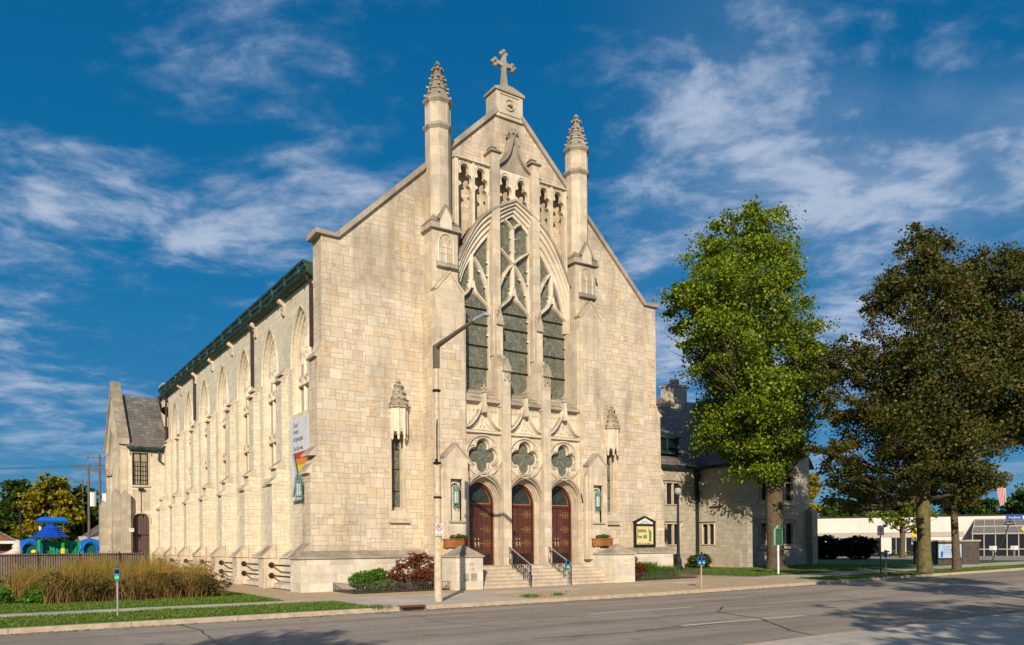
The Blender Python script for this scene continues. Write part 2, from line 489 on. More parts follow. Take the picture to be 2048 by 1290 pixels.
def leaf_mat(name, cols, trans=.35, rough=.5, nsc=.45):
    T = mat(name)
    g = T.node('ShaderNodeNewGeometry')
    big = T.noise(g.outputs['Position'], nsc, 3, .5)
    f = T.m('ADD', T.m('MULTIPLY', g.outputs['Random Per Island'], .62), T.m('MULTIPLY', big, .38))
    n = len(cols)
    c = T.ramp(f, [((i + .5) / n, x) for i, x in enumerate(cols)])
    T.set(T.b.inputs['Base Color'], c)
    T.b.inputs['Roughness'].default_value = rough
    T.b.inputs['Specular IOR Level'].default_value = .25
    tr = T.node('ShaderNodeBsdfTranslucent')
    T.set(tr.inputs[0], T.mix(1.0, c, (1.2, 1.25, .5), 'MULTIPLY'))
    mx = T.node('ShaderNodeMixShader', i_0=trans)
    T.set(mx.inputs[1], T.b.outputs[0])
    T.set(mx.inputs[2], tr.outputs[0])
    out = [x for x in T.nt.nodes if x.type == 'OUTPUT_MATERIAL'][0]
    T.set(out.inputs[0], mx.outputs[0])
    return T.mat
M['leafgreen'] = leaf_mat('green leaves', [(.028, .065, .004), (.075, .135, .005), (.14, .215, .008), (.24, .29, .013), (.44, .42, .04)], .28)
M['leafdark'] = leaf_mat('maple leaves turning', [(.010, .021, .004), (.026, .045, .006), (.048, .07, .008), (.085, .085, .012), (.11, .075, .015), (.28, .18, .02)], .14)
M['leafyellow'] = leaf_mat('yellow autumn leaves', [(.10, .12, .008), (.22, .20, .01), (.38, .30, .015), (.45, .30, .012)])
M['leafmix'] = leaf_mat('tree row leaves', [(.02, .045, .008), (.035, .08, .01), (.07, .11, .012), (.13, .15, .015)])
M['leafblack'] = leaf_mat('dark purple shrub leaves', [(.018, .009, .009), (.03, .014, .012), (.045, .022, .014)], .15)
M['leafred'] = leaf_mat('red lace maple leaves', [(.06, .015, .008), (.12, .03, .014), (.17, .05, .02), (.22, .075, .03)], .25)
M['leafbox'] = leaf_mat('boxwood leaves', [(.035, .10, .008), (.07, .18, .012), (.12, .26, .02)], .3)
M['leafpale'] = leaf_mat('grey green perennial leaves', [(.06, .12, .02), (.12, .18, .04), (.20, .24, .08)], .3)
M['blade'] = leaf_mat('lawn blades', [(.04, .10, .008), (.075, .15, .010), (.12, .20, .018), (.19, .25, .04), (.33, .30, .10)], .3, .5, .9)
M['bladegold'] = leaf_mat('tall prairie grass', [(.16, .07, .03), (.16, .19, .02), (.26, .26, .03), (.36, .17, .04), (.48, .24, .07), (.55, .38, .17)], .35, .7, 1.1)
M['bladerust'] = leaf_mat('russet prairie grass', [(.09, .05, .02), (.18, .08, .03), (.28, .11, .05), (.20, .19, .03), (.36, .18, .08), (.14, .19, .03)], .35, .7, 1.3)
M['bark'] = simple('bark', (.115, .085, .055), .95, .45, 5, bump=1.0)
M['barkmoss'] = simple('mossy bark', (.13, .115, .045), .95, .45, 4, bump=1.0)

# ---------------------------------------------------------------- mesh helpers
ORG = {}

class MB:
    def __init__(s):
        s.v, s.f, s.done = [], [], []
    def cut(s):
        """what follows is a piece (an object) of its own"""
        if s.v:
            s.done.append((s.v, s.f))
            s.v, s.f = [], []
        return s
    def add(s, vs, fs):
        o = len(s.v)
        s.v += [tuple(q) for q in vs]
        s.f += [tuple(i + o for i in f) for f in fs]
        return s
    def box(s, x0, x1, y0, y1, z0, z1):
        vs = [(x, y, z) for z in (z0, z1) for x, y in ((x0, y0), (x1, y0), (x1, y1), (x0, y1))]
        return s.add(vs, [(3, 2, 1, 0), (4, 5, 6, 7), (0, 1, 5, 4), (1, 2, 6, 5), (2, 3, 7, 6), (3, 0, 4, 7)])
    def hexa(s, b, t):
        """b and t: four corners each, bottom and top"""
        return s.add(list(b) + list(t), [(3, 2, 1, 0), (4, 5, 6, 7), (0, 1, 5, 4), (1, 2, 6, 5), (2, 3, 7, 6), (3, 0, 4, 7)])
    def plate(s, outer, holes, a, b, ax='y'):
        mp = {'y': lambda p, t: (p[0], t, p[1]), 'x': lambda p, t: (t, p[0], p[1]), 'z': lambda p, t: (p[0], p[1], t)}[ax]
        loops = [outer] + list(holes)
        flat = [p for l in loops for p in l]
        n = len(flat)
        tris = tessellate_polygon([[Vector((p[0], p[1], 0)) for p in l] for l in loops])
        vs = [mp(p, a) for p in flat] + [mp(p, b) for p in flat]
        fs = [tuple(t) for t in tris] + [tuple(i + n for i in reversed(t)) for t in tris]
        o = 0
        for l in loops:
            m = len(l)
            for i in range(m):
                j = (i + 1) % m
                fs.append((o + i, o + j, o + j + n, o + i + n))
            o += m
        return s.add(vs, fs)
    def ribbon(s, pts, wd, a, b, ax='y', nose=.4, closed=False):
        """bar along a path in a wall plane; back (at b) wd wide, front (at a) nose*wd wide"""
        mp = {'y': lambda p, t: (p[0], t, p[1]), 'x': lambda p, t: (t, p[0], p[1])}[ax]
        n = len(pts)
        vs, fs = [], []
        for i, p in enumerate(pts):
            if closed:
                d = Vector(pts[(i + 1) % n]) - Vector(pts[i - 1])
            else:
                d = Vector(pts[min(i + 1, n - 1)]) - Vector(pts[max(i - 1, 0)])
            d = d.normalized() if d.length else Vector((1, 0))
            nn = Vector((-d.y, d.x))
            P0 = Vector(p)
            mid = a + (b - a) * .45
            for k_, t in ((-.5, b), (-.5, mid), (-.5 * nose, a), (.5 * nose, a), (.5, mid), (.5, b)):
                q = P0 + nn * wd * k_
                vs.append(mp((q.x, q.y), t))
        m = n if closed else n - 1
        for i in range(m):
            j = (i + 1) % n
            for k_ in range(6):
                l = (k_ + 1) % 6
                fs.append((i * 6 + k_, j * 6 + k_, j * 6 + l, i * 6 + l))
        if not closed:
            fs.append(tuple(range(6)))
            fs.append(tuple(range(n * 6 - 1, n * 6 - 7, -1)))
        return s.add(vs, fs)
    def tube(s, p0, p1, r0, r1=None, n=10):
        r1 = r0 if r1 is None else r1
        p0, p1 = Vector(p0), Vector(p1)
        d = (p1 - p0).normalized()
        u = d.cross(Vector((0, 0, 1)))
        if u.length < .01:
            u = Vector((1, 0, 0))
        u.normalize()
        v = d.cross(u)
        vs = []
        for P0, r_ in ((p0, r0), (p1, r1)):
            for i in range(n):
                t = 2 * math.pi * (i + .5) / n
                vs.append(P0 + u * math.cos(t) * r_ + v * math.sin(t) * r_)
        fs = [(i, (i + 1) % n, n + (i + 1) % n, n + i) for i in range(n)]
        fs += [tuple(range(n - 1, -1, -1)), tuple(range(n, 2 * n))]
        return s.add(vs, fs)
    def path(s, pts, r, n=8):
        """tube through points with radii (r a number or a list)"""
        rr = r if hasattr(r, '__len__') else [r] * len(pts)
        P_ = [Vector(p) for p in pts]
        vs, fs = [], []
        up = Vector((.13, .21, .97))
        for i, p in enumerate(P_):
            d = (P_[min(i + 1, len(P_) - 1)] - P_[max(i - 1, 0)]).normalized()
            u = d.cross(up)
            if u.length < .05:
                u = d.cross(Vector((1, 0, 0)))
            u.normalize()
            v = d.cross(u)
            for k_ in range(n):
                t = 2 * math.pi * k_ / n
                vs.append(p + (u * math.cos(t) + v * math.sin(t)) * rr[i])
        for i in range(len(P_) - 1):
            for k_ in range(n):
                l = (k_ + 1) % n
                fs.append((i * n + k_, i * n + l, (i + 1) * n + l, (i + 1) * n + k_))
        fs += [tuple(range(n - 1, -1, -1)), tuple(range(len(vs) - n, len(vs)))]
        return s.add(vs, fs)
    def lathe(s, cx, cy, prof, n=8, rot=.5, sx=1., sy=1., a0=0., a1=1.):
        vs, fs = [], []
        for r_, z in prof:
            for i in range(n):
                t = 2 * math.pi * (i + rot) / n
                vs.append((cx + math.cos(t) * r_ * sx, cy + math.sin(t) * r_ * sy, z))
        for j in range(len(prof) - 1):
            for i in range(n):
                k_ = (i + 1) % n
                fs.append((j * n + i, j * n + k_, (j + 1) * n + k_, (j + 1) * n + i))
        fs += [tuple(range(n - 1, -1, -1)), tuple(range((len(prof) - 1) * n, len(prof) * n))]
        return s.add(vs, fs)
    def build(s, name, m, parent=None, smooth=False, recalc=True):
        if s.done:
            pieces = s.cut().done
            out = []
            for v_, f_ in pieces:
                q = MB()
                q.v, q.f = v_, f_
                out.append(q.build(name, m, parent, smooth, recalc))
            return out[0]
        o0 = ORG.get(parent.name, Vector((0, 0, 0))) if parent else Vector((0, 0, 0))
        me = bpy.data.meshes.new(name)
        me.from_pydata([(a - o0.x, b - o0.y, c - o0.z) for a, b, c in s.v], [], s.f)
        if recalc:
            bm = bmesh.new()
            bm.from_mesh(me)
            bmesh.ops.recalc_face_normals(bm, faces=bm.faces)
            bm.to_mesh(me)
            bm.free()
        if smooth:
            me.polygons.foreach_set('use_smooth', [True] * len(me.polygons))
        me.materials.append(M[m] if isinstance(m, str) else m)
        o = bpy.data.objects.new(name, me)
        COL.objects.link(o)
        if parent:
            o.parent = parent
        ORG[o.name] = o0
        return o

def tag(o, label=None, cat=None, group=None, kind=None):
    for a, b in (('label', label), ('category', cat), ('group', group), ('kind', kind)):
        if b:
            o[a] = b
    return o

def thing(name, loc, label, cat, group=None):
    o = bpy.data.objects.new(name, None)
    COL.objects.link(o)
    o.location = loc
    o.empty_display_size = .3
    ORG[o.name] = Vector(loc)
    return tag(o, label, cat, group)

def kids(o):
    return [c for c in bpy.data.objects if c.parent == o]

def dup(root, loc, label=None, rotz=None):
    def cp(o, par):
        c = o.copy()
        COL.objects.link(c)
        if par:
            c.parent = par
        for ch in kids(o):
            cp(ch, c)
        return c
    c = cp(root, None)
    c.location = loc
    if rotz is not None:
        c.rotation_euler = (0, 0, rotz)
    if label:
        c['label'] = label
    return c

def text(body, size, loc, rot, m, parent, name='lettering', ext=.004, align='CENTER', sx=1., bold=0.):
    cu = bpy.data.curves.new(name, 'FONT')
    cu.body = body
    cu.size = size
    cu.align_x = align
    cu.extrude = ext
    cu.offset = bold
    cu.resolution_u = 3
    t = bpy.data.objects.new('tmp', cu)
    COL.objects.link(t)
    dg = bpy.context.evaluated_depsgraph_get()
    me = bpy.data.meshes.new_from_object(t.evaluated_get(dg))
    bpy.data.objects.remove(t)
    o0 = ORG.get(parent.name, Vector((0, 0, 0))) if parent else Vector((0, 0, 0))
    me.transform(Matrix.Translation(Vector(loc) - o0) @ rot @ Matrix.Diagonal((sx, 1, 1, 1)))
    me.materials.clear()
    me.materials.append(M[m] if isinstance(m, str) else m)
    o = bpy.data.objects.new(name, me)
    COL.objects.link(o)
    if parent:
        o.parent = parent
    ORG[o.name] = o0
    return o
FRONT = Matrix.Rotation(R(90), 4, 'X')                       # reads from -y
LEFT = Matrix.Rotation(R(-90), 4, 'Z') @ Matrix.Rotation(R(90), 4, 'X')   # reads from -x

def gz(x):
    return 0.008 * min(max(x - 12, 0), 45)

def cr(pts, n=8):
    """Catmull-Rom through 2-D points"""
    out = []
    for i in range(len(pts) - 1):
        p0, p1, p2, p3 = pts[max(i - 1, 0)], pts[i], pts[i + 1], pts[min(i + 2, len(pts) - 1)]
        for k_ in range(n):
            t = k_ / n
            out.append(tuple(.5 * (2 * p1[a] + (p2[a] - p0[a]) * t + (2 * p0[a] - 5 * p1[a] + 4 * p2[a] - p3[a]) * t * t
                                   + (3 * p1[a] - p0[a] - 3 * p2[a] + p3[a]) * t ** 3) for a in (0, 1)))
    out.append(tuple(pts[-1]))
    return out

def parch(cx, hw, z0, zs, rise, n=8, flat=1.0):
    """closed outline of a pointed opening: sill z0, spring zs"""
    c = (rise * rise - hw * hw) / (2 * hw)
    Rr = hw + c
    a1 = math.atan2(rise, c) if c > -hw else 1
    right = [(cx - c + Rr * math.cos(a1 * i / n), zs + Rr * math.sin(a1 * i / n)) for i in range(n + 1)]
    left = [(2 * cx - x, z) for x, z in reversed(right[:-1])]
    return [(cx - hw, z0), (cx + hw, z0)] + right + left

def arcpts(cx, hw, zs, rise, n=8):
    o = parch(cx, hw, zs, zs, rise, n)[2:]
    return o
# ---------------------------------------------------------------- ground, road, pavements
def band(name, x0, x1, y0, y1, off, m, kind='structure', mb=None, low=-.45):
    b = mb or MB()
    xs = [x0] + [x for x in (12, 57) if x0 < x < x1] + [x1]
    for a, c in zip(xs, xs[1:]):
        ya0 = y0(a) if callable(y0) else y0
        yc0 = y0(c) if callable(y0) else y0
        ya1 = y1(a) if callable(y1) else y1
        yc1 = y1(c) if callable(y1) else y1
        b.hexa([(a, ya0, low), (c, yc0, low), (c, yc1, low), (a, ya1, low)],
               [(a, ya0, gz(a) + off), (c, yc0, gz(c) + off), (c, yc1, gz(c) + off), (a, ya1, gz(a) + off)])
    if mb is None:
        return tag(b.build(name, m), kind=kind)

b = MB()
b.box(-900, 1500, -300, 1500, -3, -.40)
tag(b.build('ground', 'farground'), kind='structure')
band('road', -220, 320, -25, -11, -.15, 'asphalt')
b = MB()
x = -60
while x < 90:
    band('', x, x + 2.985, -11, -10.84, .0, '', mb=b)
    x += 3.0
x = -60
while x < 90:
    band('', x, x + 2.985, -25.16, -25, .0, '', mb=b)
    x += 3.0
tag(b.build('kerb', 'kerb'), kind='structure')
band('near_pavement', -220, 320, -70, -25.17, -.005, 'walk')
b = MB()
band('', -220, 25.2, -7.1, -5.25, 0, '', mb=b)
band('', 25.2, 52, -8.3, -4.9, 0, '', mb=b)
band('', -1.3, 5.2, -10.83, -7.1, 0, '', mb=b)
tag(b.build('sidewalk', 'walk'), kind='structure')
b = MB()
band('', 5.2, 25.2, -10.83, -7.1, 0, '', mb=b)
band('', -2.7, 26.4, -5.25, -.1, 0, '', mb=b)
band('', 25.2, 26.4, -5.25, 6, 0, '', mb=b)
b.box(-2.7, -.1, -.1, 37, -.45, 0)
tag(b.build('brick_pavement', 'brickpave'), kind='structure')
b = MB()
band('', -220, -1.3, -10.83, -7.1, .025, '', mb=b)
b.box(-220, -2.7, -5.25, 220, -.45, .025)
band('', 25.2, 52, -10.83, -8.3, .025, '', mb=b)
band('', 26.4, 52, -4.9, 30, .03, '', mb=b)
tag(b.build('lawn', 'grassbase'), kind='structure')
band('side_street', 52, 320, -10.83, 300, -.02, 'asphalt')

def blades(name, regions, m, hmin, hmax, wd, label, cat, lean=.35, zfun=None, seg=1, seedn=3):
    rs = np.random.RandomState(seedn)
    V, F, n0 = [], [], 0
    for (x0, x1, y0, y1, dens) in regions:
        n = int(abs(x1 - x0) * abs(y1 - y0) * dens)
        X = rs.uniform(x0, x1, n)
        Yy = rs.uniform(y0, y1, n)
        Z = np.array([gz(a) for a in X]) + .02
        H_ = rs.uniform(hmin, hmax, n)
        if zfun:
            H_ = H_ * np.array([zfun(a, c) for a, c in zip(X, Yy)])
        A = rs.uniform(0, 6.283, n)
        LX, LY = rs.normal(0, lean, n) * H_, rs.normal(0, lean, n) * H_
        dX, dY = np.cos(A) * wd / 2, np.sin(A) * wd / 2
        for k_ in range(seg):
            t0, t1 = k_ / seg, (k_ + 1) / seg
            w0, w1 = 1 - t0 * .8, (1 - t1 * .8)
            def P(t, sgn, w_):
                return np.stack([X + LX * t * t + sgn * dX * w_, Yy + LY * t * t + sgn * dY * w_, Z + H_ * t * (1 - .12 * t)], 1)
            q = np.stack([P(t0, -1, w0), P(t0, 1, w0), P(t1, 1, w1), P(t1, -1, w1)], 1).reshape(-1, 3)
            V.append(q)
    V = np.concatenate(V)
    return quads(name, V, m, label, cat, 'stuff')

def quads(name, V, m, label=None, cat=None, kind=None, parent=None):
    nq = len(V) // 4
    me = bpy.data.meshes.new(name)
    me.vertices.add(len(V))
    me.vertices.foreach_set('co', V.astype(np.float32).ravel())
    me.loops.add(nq * 4)
    me.loops.foreach_set('vertex_index', np.arange(nq * 4, dtype=np.int32))
    me.polygons.add(nq)
    me.polygons.foreach_set('loop_start', np.arange(0, nq * 4, 4, dtype=np.int32))
    me.update(calc_edges=True)
    me.materials.append(M[m])
    o = bpy.data.objects.new(name, me)
    COL.objects.link(o)
    if parent:
        o.parent = parent
    return tag(o, label, cat, None, kind)

blades('lawn_grass', [(-14, -1.35, -10.8, -7.15, 260), (-14, -2.75, -5.2, 1, 240), (-7, -2.75, 1, 15, 90), (-16, -10, 1, 22, 30),
                      (25.3, 48, -10.8, -8.35, 150), (26.5, 46, -4.85, 5, 90)], 'blade', .035, .085, .035,
       'short green lawn grass along the pavement', 'grass')
rsl = np.random.RandomState(77)
nl = 2600
LX = np.concatenate([rsl.uniform(-14, 46, 900), rsl.normal(35, 4, 1200), rsl.normal(31, 5, 500)])
LY = np.concatenate([-11.15 - np.abs(rsl.normal(0, .12, 900)), rsl.normal(-9.8, 1.0, 1200), rsl.normal(1, 2.5, 500)])
LZ = np.array([gz(a) for a in LX]) + np.where(LY < -11.0, -.14, .05)
LZ = np.where((LY > -11.0) & (LY < -10.84), LZ + .02, LZ)
an_ = rsl.uniform(0, 6.28, nl); sz = rsl.uniform(.03, .07, nl)
lq = []
for k_ in range(4):
    a_ = an_ + k_ * math.pi / 2
    lq.append(np.stack([LX + np.cos(a_) * sz, LY + np.sin(a_) * sz, LZ + rsl.uniform(0, .02, nl)], 1))
quads('fallen_leaves', np.stack(lq, 1).reshape(-1, 3), 'leafyellow', 'dry fallen leaves along the kerb and under the maples', 'leaves', 'stuff')
b = MB()
def dash(x0, x1, y0, y1):
    wdt = .06
    for a, c in [(x0, min(x1, 12)), (max(x0, 12), x1)]:
        if c <= a: continue
        ya = y0 + (y1 - y0) * (a - x0) / (x1 - x0); yc = y0 + (y1 - y0) * (c - x0) / (x1 - x0)
        za, zc = gz(a) - .146, gz(c) - .146
        b.add([(a, ya - wdt, za), (c, yc - wdt, zc), (c, yc + wdt, zc), (a, ya + wdt, za)], [(0, 1, 2, 3)])
for x0 in (3.85, 22.3, 41):
    dash(x0, x0 + (4.6 if x0 < 20 else 3.6), -16.15, -16.3)
for x0 in (3.4, 24.5):
    dash(x0, x0 + 5.1, -20.6, -20.8)
tag(b.build('road_markings', 'paint', recalc=False), kind='structure')
b = MB()
def crack(pts, wd=.035):
    rs = random.Random(len(pts) * 7 + int(pts[0][0] * 10))
    fine = []
    for (a, c), (d, e) in zip(pts, pts[1:]):
        n = max(2, int(math.hypot(d - a, e - c) / .35))
        for i in range(n):
            t = i / n
            fine.append((a + (d - a) * t + rs.uniform(-.05, .05), c + (e - c) * t + rs.uniform(-.05, .05)))
    fine.append(pts[-1])
    vs = []
    for i, p in enumerate(fine):
        q = Vector(fine[min(i + 1, len(fine) - 1)]) - Vector(fine[max(i - 1, 0)])
        nn = Vector((-q.y, q.x)).normalized() * wd * rs.uniform(.5, 1.2)
        z = gz(p[0]) - .143
        vs += [(p[0] + nn.x, p[1] + nn.y, z), (p[0] - nn.x, p[1] - nn.y, z)]
    b.add(vs, [(2 * i, 2 * i + 1, 2 * i + 3, 2 * i + 2) for i in range(len(fine) - 1)])
crack([(-7.75, -11.1), (-7.6, -13), (-7.95, -16.4), (-7.4, -20)])
crack([(-1.67, -20.6), (1.78, -21.0), (5.0, -20.9)], .03)
crack([(9.4, -16.9), (7.5, -18.2), (6.6, -20.8), (4.6, -23.2), (3.87, -24.8)])
crack([(9.4, -16.9), (12.8, -17.6), (16.5, -18.6)])
crack([(1, -24.2), (8, -24.4), (14, -24.2), (24, -24.3)], .05)
crack([(3.4, -20.62), (1.5, -20.8)], .04)
crack([(16, -20.5), (20, -20.6), (24, -20.1)], .03)
crack([(12, -13.2), (15.2, -13.3)], .02)
crack([(-20, -18.2), (-12, -18.3), (-6, -18.1), (4, -18.35), (14, -18.2), (26, -18.3)], .014)
crack([(18.5, -11.2), (19.2, -13.5), (18.8, -16), (19.6, -19.5), (19.1, -24.8)], .02)
crack([(-1.5, -11.3), (-.8, -13.1), (-1.4, -15.2), (-.6, -18.0)], .018)
crack([(-14, -12.1), (-6, -12.2), (3, -12.05), (12, -12.2), (24, -12.1), (38, -12.2)], .012)
crack([(27, -14), (33, -14.2), (41, -13.9)], .02)
tag(b.build('road_cracks', 'tar', recalc=False), kind='structure')

# ---------------------------------------------------------------- the church
XC, SP = 11.7, 2.634
church = thing('church', (XC, 0, 0), 'cream stone Gothic church with a big traceried window over three wooden doors', 'church')
def mx(x): return 2 * XC - x
FL = 1.07                                     # porch floor
# main wall of the front
left = [(.26, 0), (.26, 5.9), (.62, 6.5), (.66, 11.2), (.90, 11.9), (.90, 17.0), (1.62, 16.96), (10.85, 25.72)]
rightp = [(.06, 0), (.06, 5.9), (.3, 6.5), (.34, 10.2), (.68, 10.9), (.68, 17.0), (1.62, 16.96), (10.85, 25.72)]
outer = left + [(mx(x), z) for x, z in reversed(rightp)]
bay = [(8.02, FL), (15.38, FL), (15.38, 22.45), (8.02, 22.45)]
slit = lambda c: [(c - .42, 3.9), (c + .42, 3.9), (c + .42, 7.75), (c - .42, 7.75)]
MB().plate(outer, [bay, slit(4.83), slit(18.95)], 0, 1.1).build('front_wall', 'ashlar', church)
# plinth with weathered cap
b = MB()
b.box(-.35, 7.2, -.35, 0.02, 0, 1.55)
b.box(-.35, .3, .02, 1.1, 0, 1.55)
b.cut()
b.box(16.2, 23.75, -.35, 0.02, 0, 1.55)
b.box(23.3, 23.75, .02, 1.1, 0, 1.55)
b.build('plinth', 'plinth', church)
b = MB()
pcap = [(-.43, 1.553), (-.43, 1.64), (-.003, 1.93), (-.003, 1.553)]
b.plate(pcap, [], -.43, 7.2, 'x')
b.plate([(-.43, 1.553), (-.43, 1.64), (.257, 2.3), (.257, 1.553)], [], -.003, 1.18, 'y')
b.cut()
b.plate(pcap, [], 16.2, 23.83, 'x')
b.plate([(23.83, 1.553), (23.83, 1.64), (23.343, 2.25), (23.343, 1.553)], [], -.003, 1.18, 'y')
b.build('plinth_cap', 'lime2', church)
# gable coping and block
b = MB()
for sg in (0, 1):
    f = (lambda x: x) if not sg else mx
    b.ribbon([(f(.62 if not sg else .5), 17.08), (f(1.66), 17.04), (f(10.9), 25.88)], .30, -.16, 1.2, nose=.75)
    b.cut()
b.build('gable_coping', 'lime2', church)
b = MB()
b.box(10.82, 12.58, -.12, .9, 25.55, 27.0)
b.build('gable_block', 'lime', church)
blk = [o for o in kids(church) if o.name.startswith('gable_block')][0]
MB().plate([(10.72, 26.95), (12.68, 26.95), (12.68, 27.08), (11.9, 27.32), (11.5, 27.32), (10.72, 27.08)], [], -.2, .98).build('block_cap', 'lime2', blk)
b = MB()
b.ribbon([(11.05, 25.75), (12.35, 25.75), (12.35, 26.8), (11.05, 26.8)], .07, -.17, -.11, closed=True)
b.ribbon([(XC + .3 * math.cos(t * math.pi / 8), 26.3 + .3 * math.sin(t * math.pi / 8)) for t in range(16)], .08, -.19, -.115, closed=True)
b.lathe(XC, -.12, [(.2, 26.25), (.12, 26.4), (.02, 26.5)], 8)
b.build('carved_panel', 'lime', blk)
# cross
cross = MB()
cz = 28.8
cross.hexa([(XC - .2, .25, 27.28), (XC + .2, .25, 27.28), (XC + .2, .6, 27.28), (XC - .2, .6, 27.28)],
           [(XC - .11, .3, 28.2), (XC + .11, .3, 28.2), (XC + .11, .55, 28.2), (XC - .11, .55, 28.2)])
cross.box(XC - .10, XC + .10, .31, .54, 28.2, 29.3)
cross.box(XC - .52, XC + .52, .325, .525, cz - .10, cz + .10)
for cx_, cz_ in ((XC - .56, cz), (XC + .56, cz), (XC, cz + .6)):
    for ddx, ddz in ((-.15, 0), (.15, 0), (0, .15), (0, -.15)):
        if (cx_ == XC and ddz < 0) or (cx_ < XC and ddx > 0) or (cx_ > XC and ddx < 0): continue
        cross.lathe(cx_ + ddx, .425, [(.02, cz_ + ddz - .13), (.11, cz_ + ddz - .07), (.135, cz_ + ddz), (.11, cz_ + ddz + .07), (.02, cz_ + ddz + .13)], 8)
for a, c in ((-1, 1), (1, 1), (-1, -1), (1, -1)):
    cross.ribbon([(XC + a * .08, cz + c * .34), (XC + a * .14, cz + c * .14), (XC + a * .34, cz + c * .08)], .07, .33, .52)
cross.build('gable_cross', 'lime2', church)

# turrets on the front
def crockets(b, cx, cy, prof, n, sz):
    for r_, z in prof:
        for i in range(n):
            t = 2 * math.pi * (i + .5) / n
            x, y = cx + math.cos(t) * (r_ + .04), cy + math.sin(t) * (r_ + .04)
            d = Vector((math.cos(t), math.sin(t), 0))
            e = Vector((-d.y, d.x, 0))
            c = Vector((x, y, z))
            q = [c - e * sz * .5 - d * sz * .6, c + e * sz * .5 - d * sz * .6, c + e * sz * .45 + d * sz * .6, c - e * sz * .45 + d * sz * .6]
            b.hexa([p + Vector((0, 0, -sz * .35)) for p in q], [p + Vector((0, 0, sz * .5)) for p in q])

def spire(b, cx, cy, z0, r0, H_, tiers=4):
    z = z0
    for i in range(tiers):
        ra = r0 * (1 - i / tiers) ** .9 * 1.0 + .05
        rb = r0 * (1 - (i + 1) / tiers) ** .9 + .055
        hh = H_ / tiers
        b.lathe(cx, cy, [(ra * .9, z - .02), (ra * 1.06, z), (ra * 1.02, z + hh * .15), (rb * .92, z + hh)], 8)
        crockets(b, cx, cy, [(ra * .96, z + hh * .35)], 8, r0 * .2)
        z += hh
    b.lathe(cx, cy, [(.05, z - .05), (.12, z + .03), (.10, z + .1), (.02, z + .2)], 8)
    crockets(b, cx, cy, [(.06, z + .02)], 4, r0 * .13)

for cx in (7.13, mx(7.13)):
    cy = -.25
    b = MB()
    b.lathe(cx, cy, [(.66, 17.6), (.66, 25.0)], 8)
    tur = b.build('turret', 'lime', church)
    b = MB()
    for z in (23.5, 24.85):
        b.lathe(cx, cy, [(.66, z - .12), (.79, z + .05), (.79, z + .12), (.68, z + .22)], 8)
        b.cut()
    b.build('moulding', 'lime2', tur)
    b = MB()
    for i in range(8):                                   # sunk panel heads below the spire
        t = 2 * math.pi * i / 8
        c_ = math.cos(math.pi / 8) * .66
        for a in (-.18, .18):
            px = cx + math.cos(t) * c_ - math.sin(t) * a
            py = cy + math.sin(t) * c_ + math.cos(t) * a
            b.tube((px, py, 23.75), (px, py, 24.68), .022, n=5)
        b.tube((cx + math.cos(t) * c_ + math.sin(t) * .18, cy + math.sin(t) * c_ - math.cos(t) * .18, 24.68),
               (cx + math.cos(t) * c_ - math.sin(t) * .18, cy + math.sin(t) * c_ + math.cos(t) * .18, 24.68), .022, n=5)
    b.build('panel_rib', 'lime', tur)
    b = MB()
    spire(b, cx, cy, 25.08, .58, 1.85)
    b.build('spire', 'lime2', tur)

